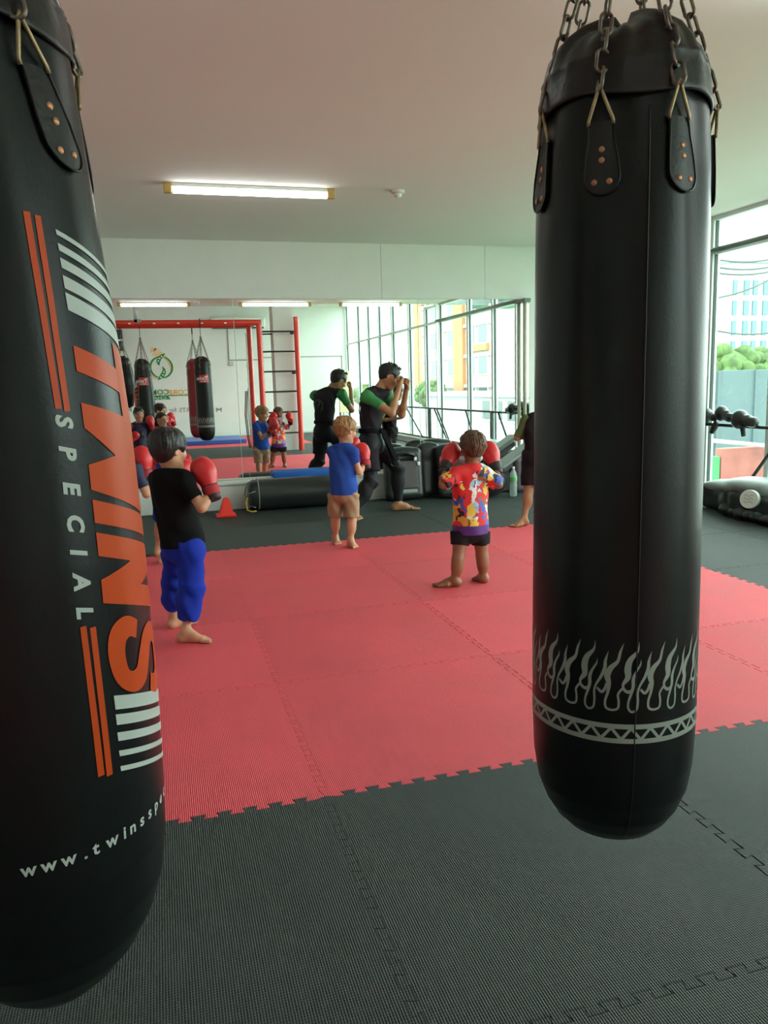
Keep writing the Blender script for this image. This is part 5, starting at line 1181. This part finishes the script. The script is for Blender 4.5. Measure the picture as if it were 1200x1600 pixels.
# ---- instructor
YI = 7.60
J = dict(pelvis=at(579, 692, 7.60), chest=at(580, 636, 7.60), neck=at(592, 606, 7.60), head=at(608, 588, 7.60),
         shR=at(573, 620, 7.44), shL=at(603, 617, 7.74), elR=at(612, 646, 7.30), wrR=at(624, 604, 7.42), haR=at(629, 593, 7.47),
         elL=at(628, 648, 7.66), wrL=at(635, 608, 7.56), haL=at(636, 596, 7.54),
         hipR=at(577, 702, 7.52), hipL=at(594, 700, 7.66), knR=at(580, 752, 7.46), knL=at(622, 732, 7.68), anR=at(549, 803, 7.40), anL=at(622, 788, 7.68), toR=atZ(564, 813), toL=atZ(654, 796))
inst, orgI, BFI, FI = person('person', 'barefoot instructor in black and green jersey with black belt, fists raised to his forehead', J,
    dict(s=1, adult=True, girth=.92, H=.245, face=(.86, -.22, -.50), headup=(.3, 0, 1), front=(.86, -.50, 0), skin=M['skin_tan'], res=.0065, fists=True, palmR=(-.9, .1, -.2), palmL=(-.9, -.3, -.2),
         hair=('short', M['hair_black'], [((0, -.30, -.33), (0, -.25, 1))]),
         shirt=dict(m=M['cloth_plum'], sleeve_mat=M['cloth_green'], hem=-.02, sleeve=.58, e=.012, fold=.005, neck=.01), legs=dict(m=M['tights'], name='leggings', len=1.90, e=.009, wide=1.0, cuff=1.0, fold=.0015, waist=.10)))
J0 = J; up = BFI[2]
# loose shorts over the leggings, belt with hanging ends
S = SDF(); S.ell(J['pelvis'], (.145, .112, .13), BFI, k=.03); S.cone(J['hipR'], J['hipR'] * .30 + J['knR'] * .70, .092, .098, flat=True, k=.03); S.cone(J['hipL'], J['hipL'] * .55 + J['knL'] * .45, .090, .092, flat=True, k=.03)
S.mesh('shorts', M['cloth_plum'], inst, res=.008, disp=folds(.006, 26, seed=9), cuts=[(J['pelvis'] + up * .12, up)], origin=orgI)
S = SDF(); bc = J['pelvis'] + up * .125
S.ell(bc, (.149, .116, .075), BFI, k=.01); S.ell(bc + BFI[1] * .115 + BFI[0] * .02, (.03, .02, .028), BFI, k=.008)
belt = S.mesh('belt', M['cloth_black'], inst, res=.006, origin=orgI, cuts=[(bc + up * .024, up), (bc - up * .024, -up)])
for dx, ln, sw in ((.0, .36, .02), (.035, .30, .05)):
    b = B(); p0 = bc + BFI[1] * .132 + BFI[0] * (.0 + dx) - orgI; pts = [Vector(p0 + np.array([.02 * k + sw * .1 * k, -.012 * k, -ln * k / 5])) for k in range(6)]
    for a, c in zip(pts, pts[1:]):
        w = Vector((.026, .010, 0)); t = Vector((.004, -.006, 0)); vs = [b.bm.verts.new(q) for q in (a - w - t, a + w - t, a + w + t, a - w + t, c - w - t, c + w - t, c + w + t, c - w + t)]
        for f in ((0, 1, 5, 4), (1, 2, 6, 5), (2, 3, 7, 6), (3, 0, 4, 7)): b.bm.faces.new([vs[i] for i in f])
    b.build('belt_end', M['cloth_black'], belt)
# ring emblem on his back (seen in the mirror) and on the left knee
def ring_on(c, n, u, r, name, m, parent):
    n = Vector(n).normalized(); u = Vector(u); u = (u - n * u.dot(n)).normalized(); w = n.cross(u); c = Vector(c); b = B()
    b.tube([c + (u * math.cos(t) + w * math.sin(t)) * r for t in np.linspace(0, 2 * PI, 25)[:-1]], r * .09, 5, closed=True)
    b.tube([c + u * r * .75 * math.cos(t) + w * r * .35 * math.sin(2 * t) for t in np.linspace(0, PI, 10)], r * .12, 5)
    return b.build(name, m, parent, smooth=True)
ring_on(J['chest'] - BFI[1] * .104 - up * .02 - orgI, -BFI[1], up, .075, 'back_emblem', mat('dull_olive_print', (.09, .12, .06), .7), inst)
kc = J['hipL'] * .22 + J['knL'] * .78; ring_on(kc + np.array([-.02, -.068, .02]) - orgI, (-.15, -1, .2), (0, 0, 1), .034, 'leg_emblem', mat('lime_print', (.22, .34, .08), .6), inst)
# ================================================================= CAMERA, WORLD
cam = bpy.data.cameras.new('camera'); co = bpy.data.objects.new('camera', cam); COL.objects.link(co)
cam.sensor_fit = 'VERTICAL'; cam.sensor_height = 36; cam.sensor_width = 27; cam.lens = FPX / 1600 * 36; cam.clip_start = .02; cam.clip_end = 600
# camera axes in world: right = RM column 0, up = -column 1, back = -column 2
R3 = Matrix(((RM[0][0], -RM[0][1], -RM[0][2]), (RM[1][0], -RM[1][1], -RM[1][2]), (RM[2][0], -RM[2][1], -RM[2][2])))
co.matrix_world = Matrix.Translation((0, 0, CH)) @ R3.to_4x4()
SC.camera = co
w = bpy.data.worlds.new('sky'); SC.world = w; w.use_nodes = True
nt = w.node_tree; bg = nt.nodes['Background']
tc = nt.nodes.new('ShaderNodeTexCoord'); sep = nt.nodes.new('ShaderNodeSeparateXYZ'); cr = nt.nodes.new('ShaderNodeValToRGB')
nt.links.new(tc.outputs['Generated'], sep.inputs[0]); nt.links.new(sep.outputs['Z'], cr.inputs['Fac']); nt.links.new(cr.outputs[0], bg.inputs['Color'])
cr.color_ramp.elements[0].position = 0; cr.color_ramp.elements[0].color = (.86, .95, .92, 1); cr.color_ramp.elements[1].position = .6; cr.color_ramp.elements[1].color = (.92, 1, .98, 1)
bg.inputs['Strength'].default_value = WORLD_STR
vs = SC.view_settings; vs.view_transform = 'Standard'; vs.look = 'None'; vs.gamma = 1; vs.use_curve_mapping = False; vs.exposure = EXPO
